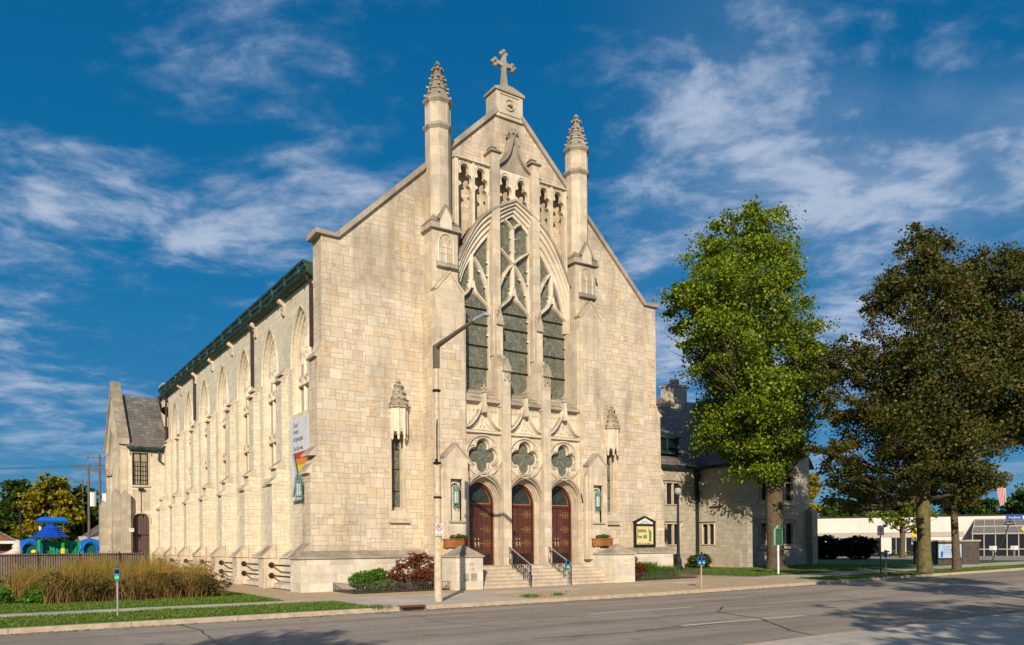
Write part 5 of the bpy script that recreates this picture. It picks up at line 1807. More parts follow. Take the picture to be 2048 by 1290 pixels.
V[:, 2] = np.abs(V[:, 2]) + .01
M['leafbrown'] = leaf_mat('brown perennials', [(.05, .03, .012), (.10, .055, .018), (.08, .10, .015), (.16, .09, .03), (.06, .12, .012)], .25, .7)
o = quads('perennials', V, 'leafbrown', 'low tangle of brown and green perennials at the foot of the prairie grasses', 'plants', 'stuff')
o.location = (-7, 0, 0)
V = leafcloud([(0, 0, .3), (-1.2, .4, .28), (-2.4, .2, .3), (-3.4, .6, .25), (1.2, .3, .3)], [.5] * 5, 6000, .09, np.random.RandomState(8), clump=.3, shell=.3, per=16)
V[:, 2] = np.abs(V[:, 2]) + .01
o = quads('ground_cover', V, 'leafbox', 'green leafy ground cover at the far left of the lawn', 'plants', 'stuff')
o.location = (-10.8, -.4, 0)
spiky('weed_tuft', (5.9, -9.9, 0), 160, .16, .5, 'leafbox', 'long tuft of weeds in the brick paving nearest the middle parking meter', 85)
spiky('weed_tuft', (7.4, -9.75, 0), 110, .14, .35, 'leafbox', 'small tuft of weeds touching the post of the middle parking meter', 86)
spiky('weed_tuft', (-1.3, -10.9, 0), 130, .14, .4, 'leafpale', 'dry weeds over the kerb at the end of the left lawn strip', 87)

# ---------------------------------------------------------------- annex to the right
an = thing('annex', (40, 8, .2), 'stone church house with a slate roof, half hidden behind the tall green tree', 'building')
AZ = -.4
b = MB()
wa1 = [(32.0, 2.02), (34.35, 2.02), (34.35, 3.74), (32.0, 3.74)]
wa2 = [(32.0, 5.25), (34.35, 5.25), (34.35, 7.02), (32.0, 7.02)]
b.plate([(23.5, AZ), (36.4, AZ), (36.4, 8.45), (23.5, 8.45)], [wa1, wa2], 9.25, 9.65)
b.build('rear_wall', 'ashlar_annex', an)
b = MB()
wb = [(7.45, 2.02), (8.75, 2.02), (8.75, 3.72), (7.45, 3.72)]
b.plate([(5.41, AZ), (9.24, AZ), (9.24, 8.45), (5.41, 8.45)], [wb], 36.4, 36.8, 'x')
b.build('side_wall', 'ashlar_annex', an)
wc1 = [(38.9, 1.95), (43.0, 1.95), (43.0, 3.8), (38.9, 3.8)]
wc2 = [(38.9, 5.5), (43.0, 5.5), (43.0, 7.75), (38.9, 7.75)]
b = MB()
b.plate([(36.4, AZ), (45.3, AZ), (45.3, 9.85), (45.0, 9.85), (41.0, 15.1), (37.4, 9.85), (36.4, 9.85)], [wc1, wc2], 5.0, 5.4)
b.box(44.9, 45.3, 5.4, 24, AZ, 9.0)
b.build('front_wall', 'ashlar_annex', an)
b = MB()
b.plate([(23.5, AZ), (36.3, AZ), (36.3, 1.35), (23.5, 1.35)], [], 9.1, 9.248)
b.plate([(4.9, AZ), (9.1, AZ), (9.1, 1.35), (4.9, 1.35)], [], 36.28, 36.398, 'x')
b.cut()
b.box(36.3, 45.5, 4.82, 4.998, AZ, 1.35)
b.box(45.3, 45.5, 5.0, 24, AZ, 1.35)
b.build('plinth', 'lime2', an)
b = MB()
for f, x0, x1 in ((wa1, 32.0, 34.35), (wa2, 32.0, 34.35)):
    b.cut()
    z0, z1 = f[0][1], f[2][1]
    b.ribbon([(x0, z0), (x1, z0), (x1, z1), (x0, z1)], .14, 9.17, 9.3, closed=True)
    b.ribbon([(x0 - .2, z1 - .25), (x0 - .2, z1 + .2), (x1 + .2, z1 + .2), (x1 + .2, z1 - .25)], .09, 9.1, 9.25)
    for i in (1, 2):
        xx = x0 + (x1 - x0) * i / 3
        b.box(xx - .05, xx + .05, 9.2, 9.4, z0, z1)
b.cut()
z0, z1 = 2.02, 3.72
b.ribbon([(7.45, z0), (8.75, z0), (8.75, z1), (7.45, z1)], .14, 36.32, 36.45, 'x', closed=True)
b.ribbon([(7.25, z1 + .2), (8.95, z1 + .2)], .09, 36.25, 36.4, 'x')
b.box(36.35, 36.55, 8.05, 8.15, z0, z1)
for f in (wc1, wc2):
    b.cut()
    x0, x1, z0, z1 = 38.9, 43.0, f[0][1], f[2][1]
    b.ribbon([(x0, z0), (x1, z0), (x1, z1), (x0, z1)], .2, 4.88, 5.1, closed=True)
    b.ribbon([(x0 - .35, z1 - .3), (x0 - .35, z1 + .3), (x1 + .35, z1 + .3), (x1 + .35, z1 - .3)], .12, 4.82, 5.0)
    b.box(x0 - .25, x1 + .25, 4.78, 5.0, z0 - .3, z0 - .1)
    for i in (1, 2, 3):
        xx = x0 + (x1 - x0) * i / 4
        b.box(xx - .06, xx + .06, 4.93, 5.2, z0, z1)
    if z0 > 4:
        b.box(x0, x1, 4.95, 5.2, z1 - .75, z1 - .65)
b.build('window_surround', 'lime', an)
MB().box(31.9, 34.5, 9.45, 9.5, 1.9, 7.2).build('window_glass', 'darkglass', an)
MB().box(36.6, 36.64, 7.3, 8.9, 1.9, 3.9).build('window_glass', 'darkglass', an)
MB().box(38.8, 43.1, 5.2, 5.25, 1.8, 7.9).build('window_glass', 'darkglass', an)
b = MB()
for xx in (38.2, 44.0):
    pass
b.plate([(4.2, AZ), (4.2, 4.6), (4.45, 4.95), (5.0, 4.95), (5.0, AZ)], [], 36.42, 37.0, 'x')
b.cut()
b.plate([(4.4, AZ), (4.4, 4.5), (4.6, 4.9), (5.0, 4.9), (5.0, AZ)], [], 44.85, 45.55, 'x')
b.plate([(44.0, AZ), (46.0, AZ), (46.0, 4.3), (45.3, 4.9), (44.0, 4.9)], [], 5.02, 5.7)
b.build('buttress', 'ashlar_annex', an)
b = MB()
b.box(36.3, 37.5, 4.9, 5.5, 9.85, 10.0)
b.cut()
b.box(44.2, 45.4, 4.9, 5.5, 9.85, 10.0)
b.cut()
b.ribbon([(37.3, 9.9), (41.0, 15.25), (45.0, 9.9)], .22, 4.9, 5.5, nose=.8)
b.box(40.2, 40.7, 12.3 - .5, 12.8, 0, 0) if False else None
b.build('parapet_coping', 'lime2', an)
b = MB()     # main slope (faces the street), and the cross wing's roof
b.add([(23.2, 8.95, 8.35), (36.1, 8.95, 8.35), (41.35, 14.2, 14.95), (23.2, 14.2, 14.95), (23.2, 19.4, 8.35), (36.1, 19.4, 8.35)], [(0, 1, 2, 3), (3, 2, 5, 4)])
b.add([(36.1, 5.2, 8.35), (36.1, 8.95, 8.35), (41.35, 14.2, 14.95), (41.35, 5.2, 14.95), (46.4, 5.2, 8.35), (46.4, 24, 8.35), (41.35, 24, 14.95), (36.1, 19.4, 8.35)],
      [(0, 1, 2, 3), (3, 6, 5, 4), (2, 7, 6)])
b.build('roof', 'slate', an)
b = MB()
b.box(31.9, 34.6, 9.3, 11.5, 9.35, 9.5)
b.hexa([(31.9, 9.35, 10.6), (34.6, 9.35, 10.6), (34.6, 12.0, 11.6), (31.9, 12.0, 11.6)], [(31.9, 9.3, 10.72), (34.6, 9.3, 10.72), (34.6, 12.0, 11.75), (31.9, 12.0, 11.75)])
b.box(31.95, 32.3, 9.5, 11.6, 9.5, 10.62)
b.box(34.25, 34.55, 9.5, 11.6, 9.5, 10.62)
b.box(32.3, 34.25, 9.45, 9.6, 9.5, 9.65)
b.box(33.2, 33.3, 9.45, 9.6, 9.65, 10.6)
dm = b.build('dormer', 'copper', an)
MB().box(32.3, 34.25, 9.55, 9.6, 9.6, 10.62).build('glass', 'darkglass', dm)
b = MB()
b.box(23.5, 36.2, 8.85, 9.05, 8.15, 8.42)
b.box(36.05, 36.3, 5.2, 9.0, 8.15, 8.42)
b.box(35.95, 36.3, 8.8, 9.2, 7.5, 8.1)
b.box(36.05, 36.25, 8.95, 9.15, AZ, 7.6)
b.build('gutter', simple('dark copper gutter', (.02, .028, .026), .6, .4), an)
MB().box(37.75, 39.75, 13.5, 14.7, 13.0, 16.0).box(37.65, 39.85, 13.4, 14.8, 16.0, 16.2).build('chimney', 'lime', an)
ch_ = [o for o in kids(an) if o.name.startswith('chimney')][0]
MB().box(38.5, 39.1, 13.8, 14.4, 16.2, 16.75).build('chimney_pot', 'grey', ch_)
b = MB()
b.box(36.3, 36.38, 6.7, 7.9, 5.0, 5.12)
b.cut()
b.box(31.9, 32.9, 9.15, 9.24, .5, 1.05)
b.build('vent', 'bronze', an)
for i, (x, y, r_, lab) in enumerate([(27.3, 7.2, .8, 'clipped dark bush nearest the church corner before the annex'), (32.0, 8.1, .75, 'dark rounded bush under the annex windows'),
                                     (34.9, 7.6, .75, 'dark rounded bush by the annex inner corner'), (47.4, 7, .95, 'dark bush beside the right corner of the annex')]):
    shrub('bush', (x, y, gz(x)), [(0, 0, r_ * .8, r_), (r_ * .6, .1, r_ * .7, r_ * .8), (-r_ * .6, .1, r_ * .7, r_ * .8)], 'leafmix', 5000, .11, lab, 'bush', 'bushes along the annex', 90 + i, clump=.25)
for i, (x, y, lab) in enumerate([(59.8, 13.4, 'large dark purple bush, left one of the pair at the end of the lawn'), (61.3, 10.8, 'large dark purple bush, right one of the pair at the end of the lawn')]):
    shrub('bush', (x, y, .35), [(0, 0, 1.35, 1.25), (.8, -.5, 1.3, 1.05), (-.8, .5, 1.2, 1.05), (.3, 0, .6, 1.0), (0, 0, 1.75, .85)], 'leafblack', 9000, .2, lab, 'bush', 'pair of dark bushes beyond the lawn', 96 + i, clump=.35)
b = MB()
band('', 52, 63.5, -10.83, -8.3, .03, '', mb=b)
band('', 52, 63.5, -4.9, 18, .032, '', mb=b)
tag(b.build('far_lawn', 'grassbase'), kind='structure')
b = MB()
band('', 52, 63.5, -8.3, -4.9, .0, '', mb=b)
tag(b.build('far_sidewalk', 'walk'), kind='structure')

# ---------------------------------------------------------------- office building across the side street
def loc2(o, s, d=0, z=0):
    u = Vector((.676, -.737, 0)); n_ = Vector((-.737, -.676, 0))
    return Vector((76.8, 26.6, 0)) + u * s + n_ * d + Vector((0, 0, z))
ob = thing('office_building', tuple(Vector((76.8, 26.6, .3))), 'long low white office building with a sloped glass entrance canopy', 'building')
def obx(b, s0, s1, d0, d1, z0, z1):
    c = [loc2(0, s, d) for s, d in ((s0, d0), (s1, d0), (s1, d1), (s0, d1))]
    return b.hexa([(p.x, p.y, z0) for p in c], [(p.x, p.y, z1) for p in c])
M['office'] = simple('pale office concrete', (.66, .61, .53), .8, .08, .5)
M['officeband'] = simple('office band', (.42, .37, .31), .8, .1)
wall = MB(); obx(wall, -20, 38, -16, 0, -.4, 5.25); wall.build('wall', 'office', ob)
b = MB(); obx(b, -20.1, 38.1, -16.1, .12, 5.25, 5.42); b.build('roof_edge', 'black', ob)
b = MB(); obx(b, -20, 16.0, .003, .09, 2.75, 3.35); obx(b, 16, 17.5, .003, .09, 2.75, 3.35); b.build('band', 'officeband', ob)
for s0, s1, z0, z1 in ((-2, .4, 1.3, 2.6), (1.6, 4.4, .8, 2.7), (6.6, 7.9, .7, 2.7), (9.2, 10.2, .4, 2.7), (10.9, 12.6, .4, 2.7)):
    b = MB(); obx(b, s0, s1, .0, .06, z0, z1); w1_ = b.build('window', 'darkglass', ob)
    b = MB()
    obx(b, s0 - .06, s1 + .06, .06, .12, z1 - .05, z1 + .05); obx(b, (s0 + s1) / 2 - .04, (s0 + s1) / 2 + .04, .06, .12, z0, z1)
    b.build('frame', 'officeband', w1_)
b = MB()
s0, s1 = 17.4, 25.0
pts_ = [loc2(0, s0 + 1.3, .1, 4.75), loc2(0, s1, .1, 4.75), loc2(0, s1, 3.2, 2.95), loc2(0, s0, 3.2, 2.95)]
b.hexa([tuple(p - Vector((0, 0, .05))) for p in pts_], [tuple(p) for p in pts_])
cn = b.build('entrance_canopy', glass_mat('canopy glass', (.16, .15, .13), .15, .3), ob)
b = MB()
for i in range(7):
    t = i / 6
    p, q = pts_[0].lerp(pts_[1], t), pts_[3].lerp(pts_[2], t)
    b.path([tuple(p + Vector((0, 0, .05))), tuple(q + Vector((0, 0, .05)))], .05, 6)
for a_, c_ in ((pts_[0], pts_[1]), (pts_[3], pts_[2]), (pts_[0].lerp(pts_[3], .5), pts_[1].lerp(pts_[2], .5))):
    b.path([tuple(a_ + Vector((0, 0, .06))), tuple(c_ + Vector((0, 0, .06)))], .08, 6)
for i in range(7):
    s = s0 + .1 + (s1 - s0 - .2) * i / 6
    obx(b, s - .05, s + .05, 3.0, 3.15, .3, 2.95)
obx(b, s0, s1, 3.0, 3.12, 1.1, 1.2)
b.build('canopy_frame', 'officeband', cn)
b = MB(); obx(b, s0 + .1, s1 - .1, 2.9, 2.96, .35, 2.9); b.build('entrance_glass', 'darkglass', cn)
V = leafcloud([tuple(loc2(0, s, 1.2, .6) - Vector((80, 20, 0))) for s in np.arange(-2, 16, .8)], [.5] * 23, 6000, .14, np.random.RandomState(3), clump=.3, per=16)
V[:, 2] = np.maximum(V[:, 2], .36)
o = quads('hedge', V, 'leafpale', 'low yellow green hedge along the foot of the white office wall', 'hedge'); o.location = (80, 20, 0)

# monument sign
ms = thing('monument_sign', (50, -4.1, .3), 'low dark stone monument wall with a white and blue panel under the maples', 'sign')
def msb(b, s0, s1, d0, d1, z0, z1):
    u = Vector((.829, -.559, 0)); n_ = Vector((-.559, -.829, 0)); o_ = Vector((47.8, -2.75, 0))
    c = [o_ + u * s + n_ * d for s, d in ((s0, d0), (s1, d0), (s1, d1), (s0, d1))]
    return b.hexa([(p.x, p.y, z0) for p in c], [(p.x, p.y, z1) for p in c])
b = MB(); msb(b, 0, 4.9, -.5, 0, 0, 2.1); b.build('wall', simple('dark stone block', (.07, .06, .05), .85, .4, 3), ms)
b = MB(); msb(b, -.08, 4.98, -.58, .08, 2.1, 2.22); b.build('coping', 'lime2', ms)
b = MB(); msb(b, 1.55, 3.55, .003, .06, .75, 2.0); pn_ = b.build('panel_frame', 'black', ms)
b = MB(); msb(b, 1.63, 3.47, .06, .08, .83, 1.92); b.build('panel', simple('sign panel pale blue', (.35, .45, .58), .4, .1, 2), pn_)
b = MB()
for i in range(6):
    msb(b, 2.0, 3.3 - .12 * (i % 3), .08, .085, 1.12 + .12 * i, 1.14 + .12 * i)
msb(b, 1.85, 2.02, .08, .085, .9, 1.35)
b.build('panel_print', 'dblue', pn_)

# ---------------------------------------------------------------- left background
fx = thing('privacy_fence', (-12, 24, 0), 'black picket fence backed with brown windscreen cloth before the playground', 'fence')
b = MB()
x = -34
while x < -3.0:
    b.box(x - .007, x + .007, 23.98, 24.005, .05, 1.86)
    x += .14
b.box(-34, -3, 23.97, 24.0, 1.72, 1.76)
b.box(-34, -3, 23.97, 24.0, .16, .2)
b.build('pickets', 'black', fx)
for x in np.arange(-33.5, -3, 2.4):
    MB().box(x - .03, x + .03, 23.95, 24.03, 0, 1.95).build('post', 'black', fx)
T = mat('windscreen cloth')
Pn = pos(T)
T.set(T.b.inputs['Base Color'], T.ramp(T.noise(Pn, .9, 4, .6), [(.35, (.16, .11, .09)), (.6, (.23, .165, .135)), (.72, (.16, .18, .14))]))
T.b.inputs['Roughness'].default_value = .9
MB().box(-34, -3, 24.03, 24.05, .15, 1.84).build('windscreen', T.mat, fx)

pg = thing('playground_set', (-7.4, 34, 0), 'plastic playground with blue roofs, green panels, a tunnel and a pale slide', 'playground equipment')
M['pblue'] = simple('playground blue', (.01, .13, .55), .35, .08)
M['pdkblue'] = simple('playground dark blue', (.008, .07, .45), .3, .08)
M['pgreen'] = simple('playground teal green', (.0, .30, .18), .4, .08)
M['pgreen2'] = simple('playground green', (.01, .28, .04), .4, .08)
M['pyellow'] = simple('playground yellow', (.75, .50, .02), .4, .05)
b = MB()
b.hexa([(-9.1, 33.2, 4.15), (-7.0, 33.2, 4.15), (-7.0, 35.2, 4.15), (-9.1, 35.2, 4.15)], [(-9.15, 33.1, 4.3), (-6.95, 33.1, 4.3), (-6.95, 35.3, 4.3), (-9.15, 35.3, 4.3)])
b.hexa([(-9.15, 33.1, 4.3), (-6.95, 33.1, 4.3), (-6.95, 35.3, 4.3), (-9.15, 35.3, 4.3)], [(-8.8, 33.4, 4.58), (-7.3, 33.4, 4.58), (-7.3, 35.0, 4.58), (-8.8, 35.0, 4.58)])
b.build('upper_roof', 'pblue', pg)
b = MB()
b.lathe(-8.2, 33.0, [(1.28, 2.98), (1.32, 3.08), (1.1, 3.2), (.8, 3.5), (.45, 3.85), (.15, 4.02), (.02, 4.05)], 8)
for z, r_ in ((3.25, 1.08), (3.4, .93), (3.55, .79), (3.7, .64)):
    b.lathe(-8.2, 33.0, [(r_, z - .02), (r_ + .03, z), (r_, z + .02)], 8)
b.build('pyramid_roof', 'pdkblue', pg)
b = MB()
for x in (-8.75, -7.25):
    b.cut()
    b.tube((x, 34.9, 0), (x, 34.9, 4.3), .1)
b.build('yellow_post', simple('playground pale yellow', (.8, .72, .28), .4, .05), pg)
b = MB()
for x in (-8.95, -7.4):
    b.cut()
    b.tube((x, 32.6, 0), (x, 32.6, 3.05), .13)
b.build('green_post', 'pgreen2', pg)
b = MB()
b.tube((-7.4, 32.5, 1.75), (-7.4, 32.5, 2.2), .17)
b.cut()
b.lathe(-9.3, 32.4, [(.05, 1.8), (.22, 1.9), (.2, 2.05), (.05, 2.12)], 10)
b.build('yellow_fitting', 'pyellow', pg)
rs_ = random.Random(11)
b = MB()
hol = []
for i in range(12):
    x = -8.35 + i * .24 + rs_.uniform(-.02, .02)
    if abs(x + 7.4) < .1: continue
    d_ = rs_.uniform(-.07, .07)
    hol.append([(x - .035, 1.75), (x + .035, 1.75), (x + .035 + d_, 2.5), (x - .035 + d_, 2.5)])
topc = [(-8.6, 1.6)] + [(-8.6 + (3.0) * t / 12, 2.78 + .1 * math.sin(t * 1.15 + 1.2)) for t in range(13)][::1]
b.plate([(-5.6, 1.6)] + topc[1:][::-1] + [(-8.6, 1.6)], hol, 33.3, 33.4)
b.build('play_panel', 'pgreen', pg)
b = MB()
def archp(cx, hw, z0, z1, wd):
    return [(cx - wd, z0), (cx + wd, z0), (cx + wd, z1 + .1), (cx, z1 + .3), (cx - wd, z1 + .1)]
for cx in (-9.55, -5.55):
    b.cut()
    b.plate(archp(cx, .3, 1.0, 2.7, .62), [parch(cx, .42, 1.1, 2.1, .5)], 33.0, 33.2)
    b.ribbon(arcpts(cx, .5, 2.1, .6, 8), .16, 32.85, 33.2)
b.cut()
b.plate([(-9.05, 1.0), (-8.6, 1.0), (-8.6, 2.85), (-9.05, 2.7)], [], 33.1, 33.2)
b.build('blue_arch', 'pblue', pg)
MB().tube((-5.55, 33.2, 2.05), (-5.55, 35.0, 2.05), .5, n=16).cut().tube((-9.55, 33.2, 2.05), (-9.55, 35, 2.05), .5, n=16).build('crawl_tunnel', simple('tunnel green', (.0, .10, .07), .4, .1), pg)
b = MB()
b.path([(-10.15, 33.4, 2.75), (-10.35, 33.3, 2.3), (-10.3, 33.2, 1.95), (-10.9, 33.1, 1.55), (-11.8, 33.0, 1.35), (-12.8, 33, .6)], [.28, .34, .42, .42, .38, .35], 12)
b.build('slide', 'offwhite', pg, smooth=True)
b = MB()
for x in (-9.1, -7.0, -8.9, -7.2): b.cut().tube((x, 33.6, 0), (x, 33.6, 1.6), .08)
b.build('base_post', 'pgreen2', pg)

def utilpole(x, y, h, r_, lab, arms=1, trans=False, m_='polewood'):
    t = thing('utility_pole', (x, y, 0), lab, 'utility pole', 'utility poles behind the church')
    MB().tube((x, y, -.1), (x, y, h), r_, r_ * .65, 10).build('pole', m_, t)
    b = MB()
    for i in range(arms):
        z = h - .35 - i * 1.4
        b.hexa([(x - 1.15, y + .6, z - .06), (x + 1.15, y - .6, z - .06), (x + 1.15, y - .5, z - .06), (x - 1.15, y + .7, z - .06)],
               [(x - 1.15, y + .6, z + .06), (x + 1.15, y - .6, z + .06), (x + 1.15, y - .5, z + .06), (x - 1.15, y + .7, z + .06)])
        for s in (-1, -.5, .5, 1):
            b.tube((x + s * 1.05, y - s * .52, z + .06), (x + s * 1.05, y - s * .52, z + .25), .05, .03, 6)
    b.build('crossarm', m_, t)
    if trans:
        MB().tube((x - .7, y, h - 5.6), (x - .7, y, h - 4.1), .38, n=12).cut().tube((x + .55, y - .2, h - 5.5), (x + .55, y - .2, h - 4.2), .35, n=12).build('transformer', 'white', t)
    return t
utilpole(-4.6, 43.0, 9.7, .13, 'nearest tall utility pole right of the playground')
utilpole(-.7, 88.7, 11.8, .15, 'distant dark utility pole just left of the nearest one')
utilpole(-2.2, 101.7, 13.4, .15, 'most distant utility pole above the yellow tree')
utilpole(-1.9, 59.2, 12.3, .15, 'utility pole with two white transformers beside the church wing', 2, True)
t = thing('light_pole', (-10, 34.6, 0), 'thin dark light pole behind the left end of the playground', 'pole')
MB().tube((-10, 36.6, -.1), (-10, 36.6, 5.3), .1, .08).build('pole', 'black', t)
MB().lathe(-10, 36.6, [(.12, 5.2), (.25, 5.35), (.1, 5.5)], 8).build('lamp', 'black', t)
b = MB()
def wire(a, c, sag, r_=.011):
    pts = []
    for i in range(13):
        t = i / 12
        p = Vector(a).lerp(Vector(c), t)
        p.z -= sag * 4 * t * (1 - t)
        pts.append(tuple(p))
    b.path(pts, r_, 4)
for s in (-1, 1):
    wire((-4.6 + s, 43 - s * .5, 9.55), (-1.9 + s, 59.2 - s * .5, 12.1), .4)
    wire((-4.6 + s, 43 - s * .5, 9.55), (-40 + s, 60 - s * .5, 11), 1.)
    wire((-.7 + s, 88.7, 11.6), (-2.2 + s, 101.7, 13.2), .4)
    wire((-.7 + s, 88.7, 11.6), (-1.9 + s, 59.2, 11), .8)
tag(b.build('overhead_wires', 'black'), 'thin black wires strung between the utility poles', 'wires')
# lifeless far houses
def house(name, x0, x1, y0, y1, h, rh, wm, lab):
    t = thing(name, (x0, y0, 0), lab, 'house')
    b = MB()
    b.plate([(x0, 0), (x1, 0), (x1, h), ((x0 + x1) / 2, h + rh), (x0, h)], [], y0, y1)
    b.build('wall', wm, t)
    b = MB()
    b.ribbon([(x0 - .5, h - .35), ((x0 + x1) / 2, h + rh + .15), (x1 + .5, h - .35)], .25, y0 - .5, y1 + .5, nose=1)
    b.build('roof', 'slate', t)
    for i in range(2):
        xx = x0 + (x1 - x0) * (.28 + .4 * i)
        w_ = MB().box(xx - .5, xx + .5, y0 - .04, y0, 1.1, 2.7).build('window', 'darkglass', t)
        MB().ribbon([(xx - .5, 1.1), (xx + .5, 1.1), (xx + .5, 2.7), (xx - .5, 2.7)], .12, y0 - .09, y0 - .04, closed=True).build('frame', 'white', w_)
    return t
hs = house('frame_house', -2.2, 5.2, 70, 78, 3.4, 2.7, simple('pale green siding', (.42, .45, .38), .7, .06), 'pale green house with a porch just left of the church wing')
b = MB()
b.box(-2.8, 1.2, 67.6, 70, .5, .8)
b.hexa([(-3, 67.4, 2.9), (1.4, 67.4, 2.9), (1.4, 70, 3.5), (-3, 70, 3.5)], [(-3, 67.4, 3.0), (1.4, 67.4, 3.0), (1.4, 70, 3.65), (-3, 70, 3.65)])
for x in (-2.7, -.8, 1.1): b.box(x - .08, x + .08, 67.6, 67.75, .8, 2.95)
b.box(-2.8, 1.2, 67.6, 67.66, 1.5, 1.6)
b.build('porch', simple('porch paint', (.6, .52, .38), .6, .1), hs)
bh = house('brick_house', -16.5, -8.6, 83, 92, 3.2, 2.2, simple('red brick', (.22, .08, .05), .85, .3, 3), 'red brick house low at the left edge beyond the playground')
MB().box(-17, -8.3, 81.4, 83, 2.9, 3.25).build('awning', 'white', bh)

# ---------------------------------------------------------------- street furniture
sl = thing('street_light', (1.79, -9.64, 0), 'tall concrete street light with a brown arm reaching over the road', 'street light')
b = MB()
b.tube((1.79, -9.64, -.05), (1.79, -9.64, 5.6), .155, .125, 14)
b.tube((1.79, -9.64, 5.6), (1.79, -9.64, 9.1), .105, .085, 14)
b.build('pole', 'concrete_pole', sl, smooth=False)
b = MB()
b.box(1.79 - .1, 1.79 + .1, -9.74, -9.54, 8.85, 9.72)
b.path([(1.79, -9.56, 9.66), (1.79, -11.2, 9.86), (1.79, -12.7, 10.02)], [.105, .08, .065], 10)
b.build('arm', 'armbrown', sl)
b = MB()
b.hexa([(1.67, -13.3, 9.96), (1.91, -13.3, 9.96), (1.91, -12.5, 9.93), (1.67, -12.5, 9.93)], [(1.70, -13.25, 10.06), (1.88, -13.25, 10.06), (1.88, -12.5, 10.05), (1.70, -12.5, 10.05)])
lh = b.build('lamp_head', simple('lamp head grey', (.42, .47, .52), .4, .1, metal=.3), sl)
MB().box(1.70, 1.88, -13.2, -12.7, 9.935, 9.957).build('lens', 'frost', lh)
b = MB()
for z in (5.25, 8.0, 3.95):
    b.cut()
    b.lathe(1.79, -9.64, [(.15, z - .04), (.165, z), (.15, z + .04)], 12)
b.box(1.66, 1.72, -9.82, -9.7, 5.2, 5.4)
b.path([(1.70, -9.79, 5.4), (1.69, -9.8, 6.4), (1.72, -9.78, 6.9)], .022, 6)
b.build('bracket', 'black', sl)
MB().box(1.83, 1.86, -9.80, -9.77, 1.75, 2.25).build('sticker', 'pyellow', sl)

SGN = Matrix.Rotation(R(-26), 4, 'Z') @ FRONT
def nopark(name, loc, lab, rot, group=None, post=None, w_=.32, h=.48):
    """sign centred on loc, facing by rot (degrees about z)"""
    t = thing(name, loc, lab, 'sign', group)
    t.rotation_euler = (0, 0, R(rot))
    o = Vector(loc)
    ORG[t.name] = Vector((0, 0, 0))
    def bld(b, n, m_, par): return b.build(n, m_, par)
    p = bld(MB().box(-w_ / 2, w_ / 2, -.012, 0, -h / 2, h / 2), 'plate', 'white', t)
    ORG[p.name] = Vector((0, 0, 0))
    b = MB()
    rr = w_ * .34
    b.ribbon([(rr * math.cos(a * math.pi / 12), h * .17 + rr * math.sin(a * math.pi / 12)) for a in range(24)], .032, -.018, -.012, closed=True, nose=1)
    b.ribbon([(-rr * .7, h * .17 + rr * .7), (rr * .7, h * .17 - rr * .7)], .03, -.020, -.013, nose=1)
    b.ribbon([(-w_ / 2 + .012, -h / 2 + .012), (w_ / 2 - .012, -h / 2 + .012), (w_ / 2 - .012, h / 2 - .012), (-w_ / 2 + .012, h / 2 - .012)], .012, -.015, -.011, closed=True, nose=1)
    b.ribbon([(-.09, -h * .40), (.09, -h * .40)], .025, -.015, -.011, nose=1)
    for s in (-1, 1):
        b.ribbon([(s * .06, -h * .40 + .03), (s * .1, -h * .40), (s * .06, -h * .40 - .03)], .018, -.015, -.011, nose=1)
    bld(b, 'red_ring', 'red', p)
    text('P', w_ * .66, (0, -.014, h * .17 - w_ * .23), FRONT, 'black', p)
    text('ANY', .055, (0, -.014, -h * .20), FRONT, 'red', p)
    text('TIME', .055, (0, -.014, -h * .31), FRONT, 'red', p)
    if post:
        bld(MB().box(-.03, .03, .002, .05, -post, h / 2 + .02), 'post', simple('rusty sign post', (.14, .07, .04), .8, .3), t)
    return t
nopark('no_parking_sign', (1.76, -9.82, 2.72), 'white and red no parking sign strapped to the concrete street light', -22, 'no parking signs')
nopark('no_parking_sign', (31.55, -9.55, 2.8), 'white and red no parking sign on its own rusty post before the lawn', -28, 'no parking signs', post=2.66, w_=.42, h=.58)

def meter(loc, lab, heads=1, m_='blue', post='galv', yaw=-20, sticker=True):
    t = thing('parking_meter', loc, lab, 'parking meter', 'parking meters along the kerb')
    t.rotation_euler = (0, 0, R(yaw))
    ORG[t.name] = Vector((0, 0, 0))
    MB().tube((0, 0, -.05), (0, 0, 1.08), .032, n=12).lathe(0, 0, [(.05, 0), (.05, .03), (.034, .04)], 12).build('post', post, t)
    for i in range(heads):
        cx = 0 if heads == 1 else (-.1, .1)[i]
        pr = [(-.055, 1.06), (.055, 1.06), (.062, 1.14), (.085, 1.24)] + [(.10 * math.cos(a * math.pi / 10), 1.36 + .11 * math.sin(a * math.pi / 10)) for a in range(11)] + [(-.085, 1.24), (-.062, 1.14)]
        hd = MB().plate([(cx + x, z) for x, z in pr], [], -.055, .055).build('head', m_, t)
        md = hd.modifiers.new('b', 'BEVEL'); md.width = .018; md.segments = 3; md.limit_method = 'ANGLE'
        MB().plate([(cx + .075 * math.cos(a * math.pi / 8), 1.37 + .075 * math.sin(a * math.pi / 8)) for a in range(16)], [], -.062, -.05).build('window', 'darkglass' if sticker else 'grey', hd)
        if sticker:
            MB().box(cx - .06, cx + .06, -.066, -.054, 1.15, 1.22).build('sticker', 'lime_sticker', hd)
        MB().box(cx - .02, cx + .02, -.07, -.05, 1.25, 1.28).build('coin_slot', 'galv', hd)
    if heads > 1:
        MB().box(-.14, .14, -.03, .03, 1.02, 1.07).build('yoke', 'red', t)
    return t
meter((-9.07, -8.75, .03), 'teal parking meter on the grass strip before the prairie grasses')
meter((7.84, -9.87, 0), 'teal parking meter on the brick paving before the church steps')
meter((15.44, -10.3, .03), 'double-headed bright blue parking meter on a tan post', 2, 'dblue', 'tanpost')
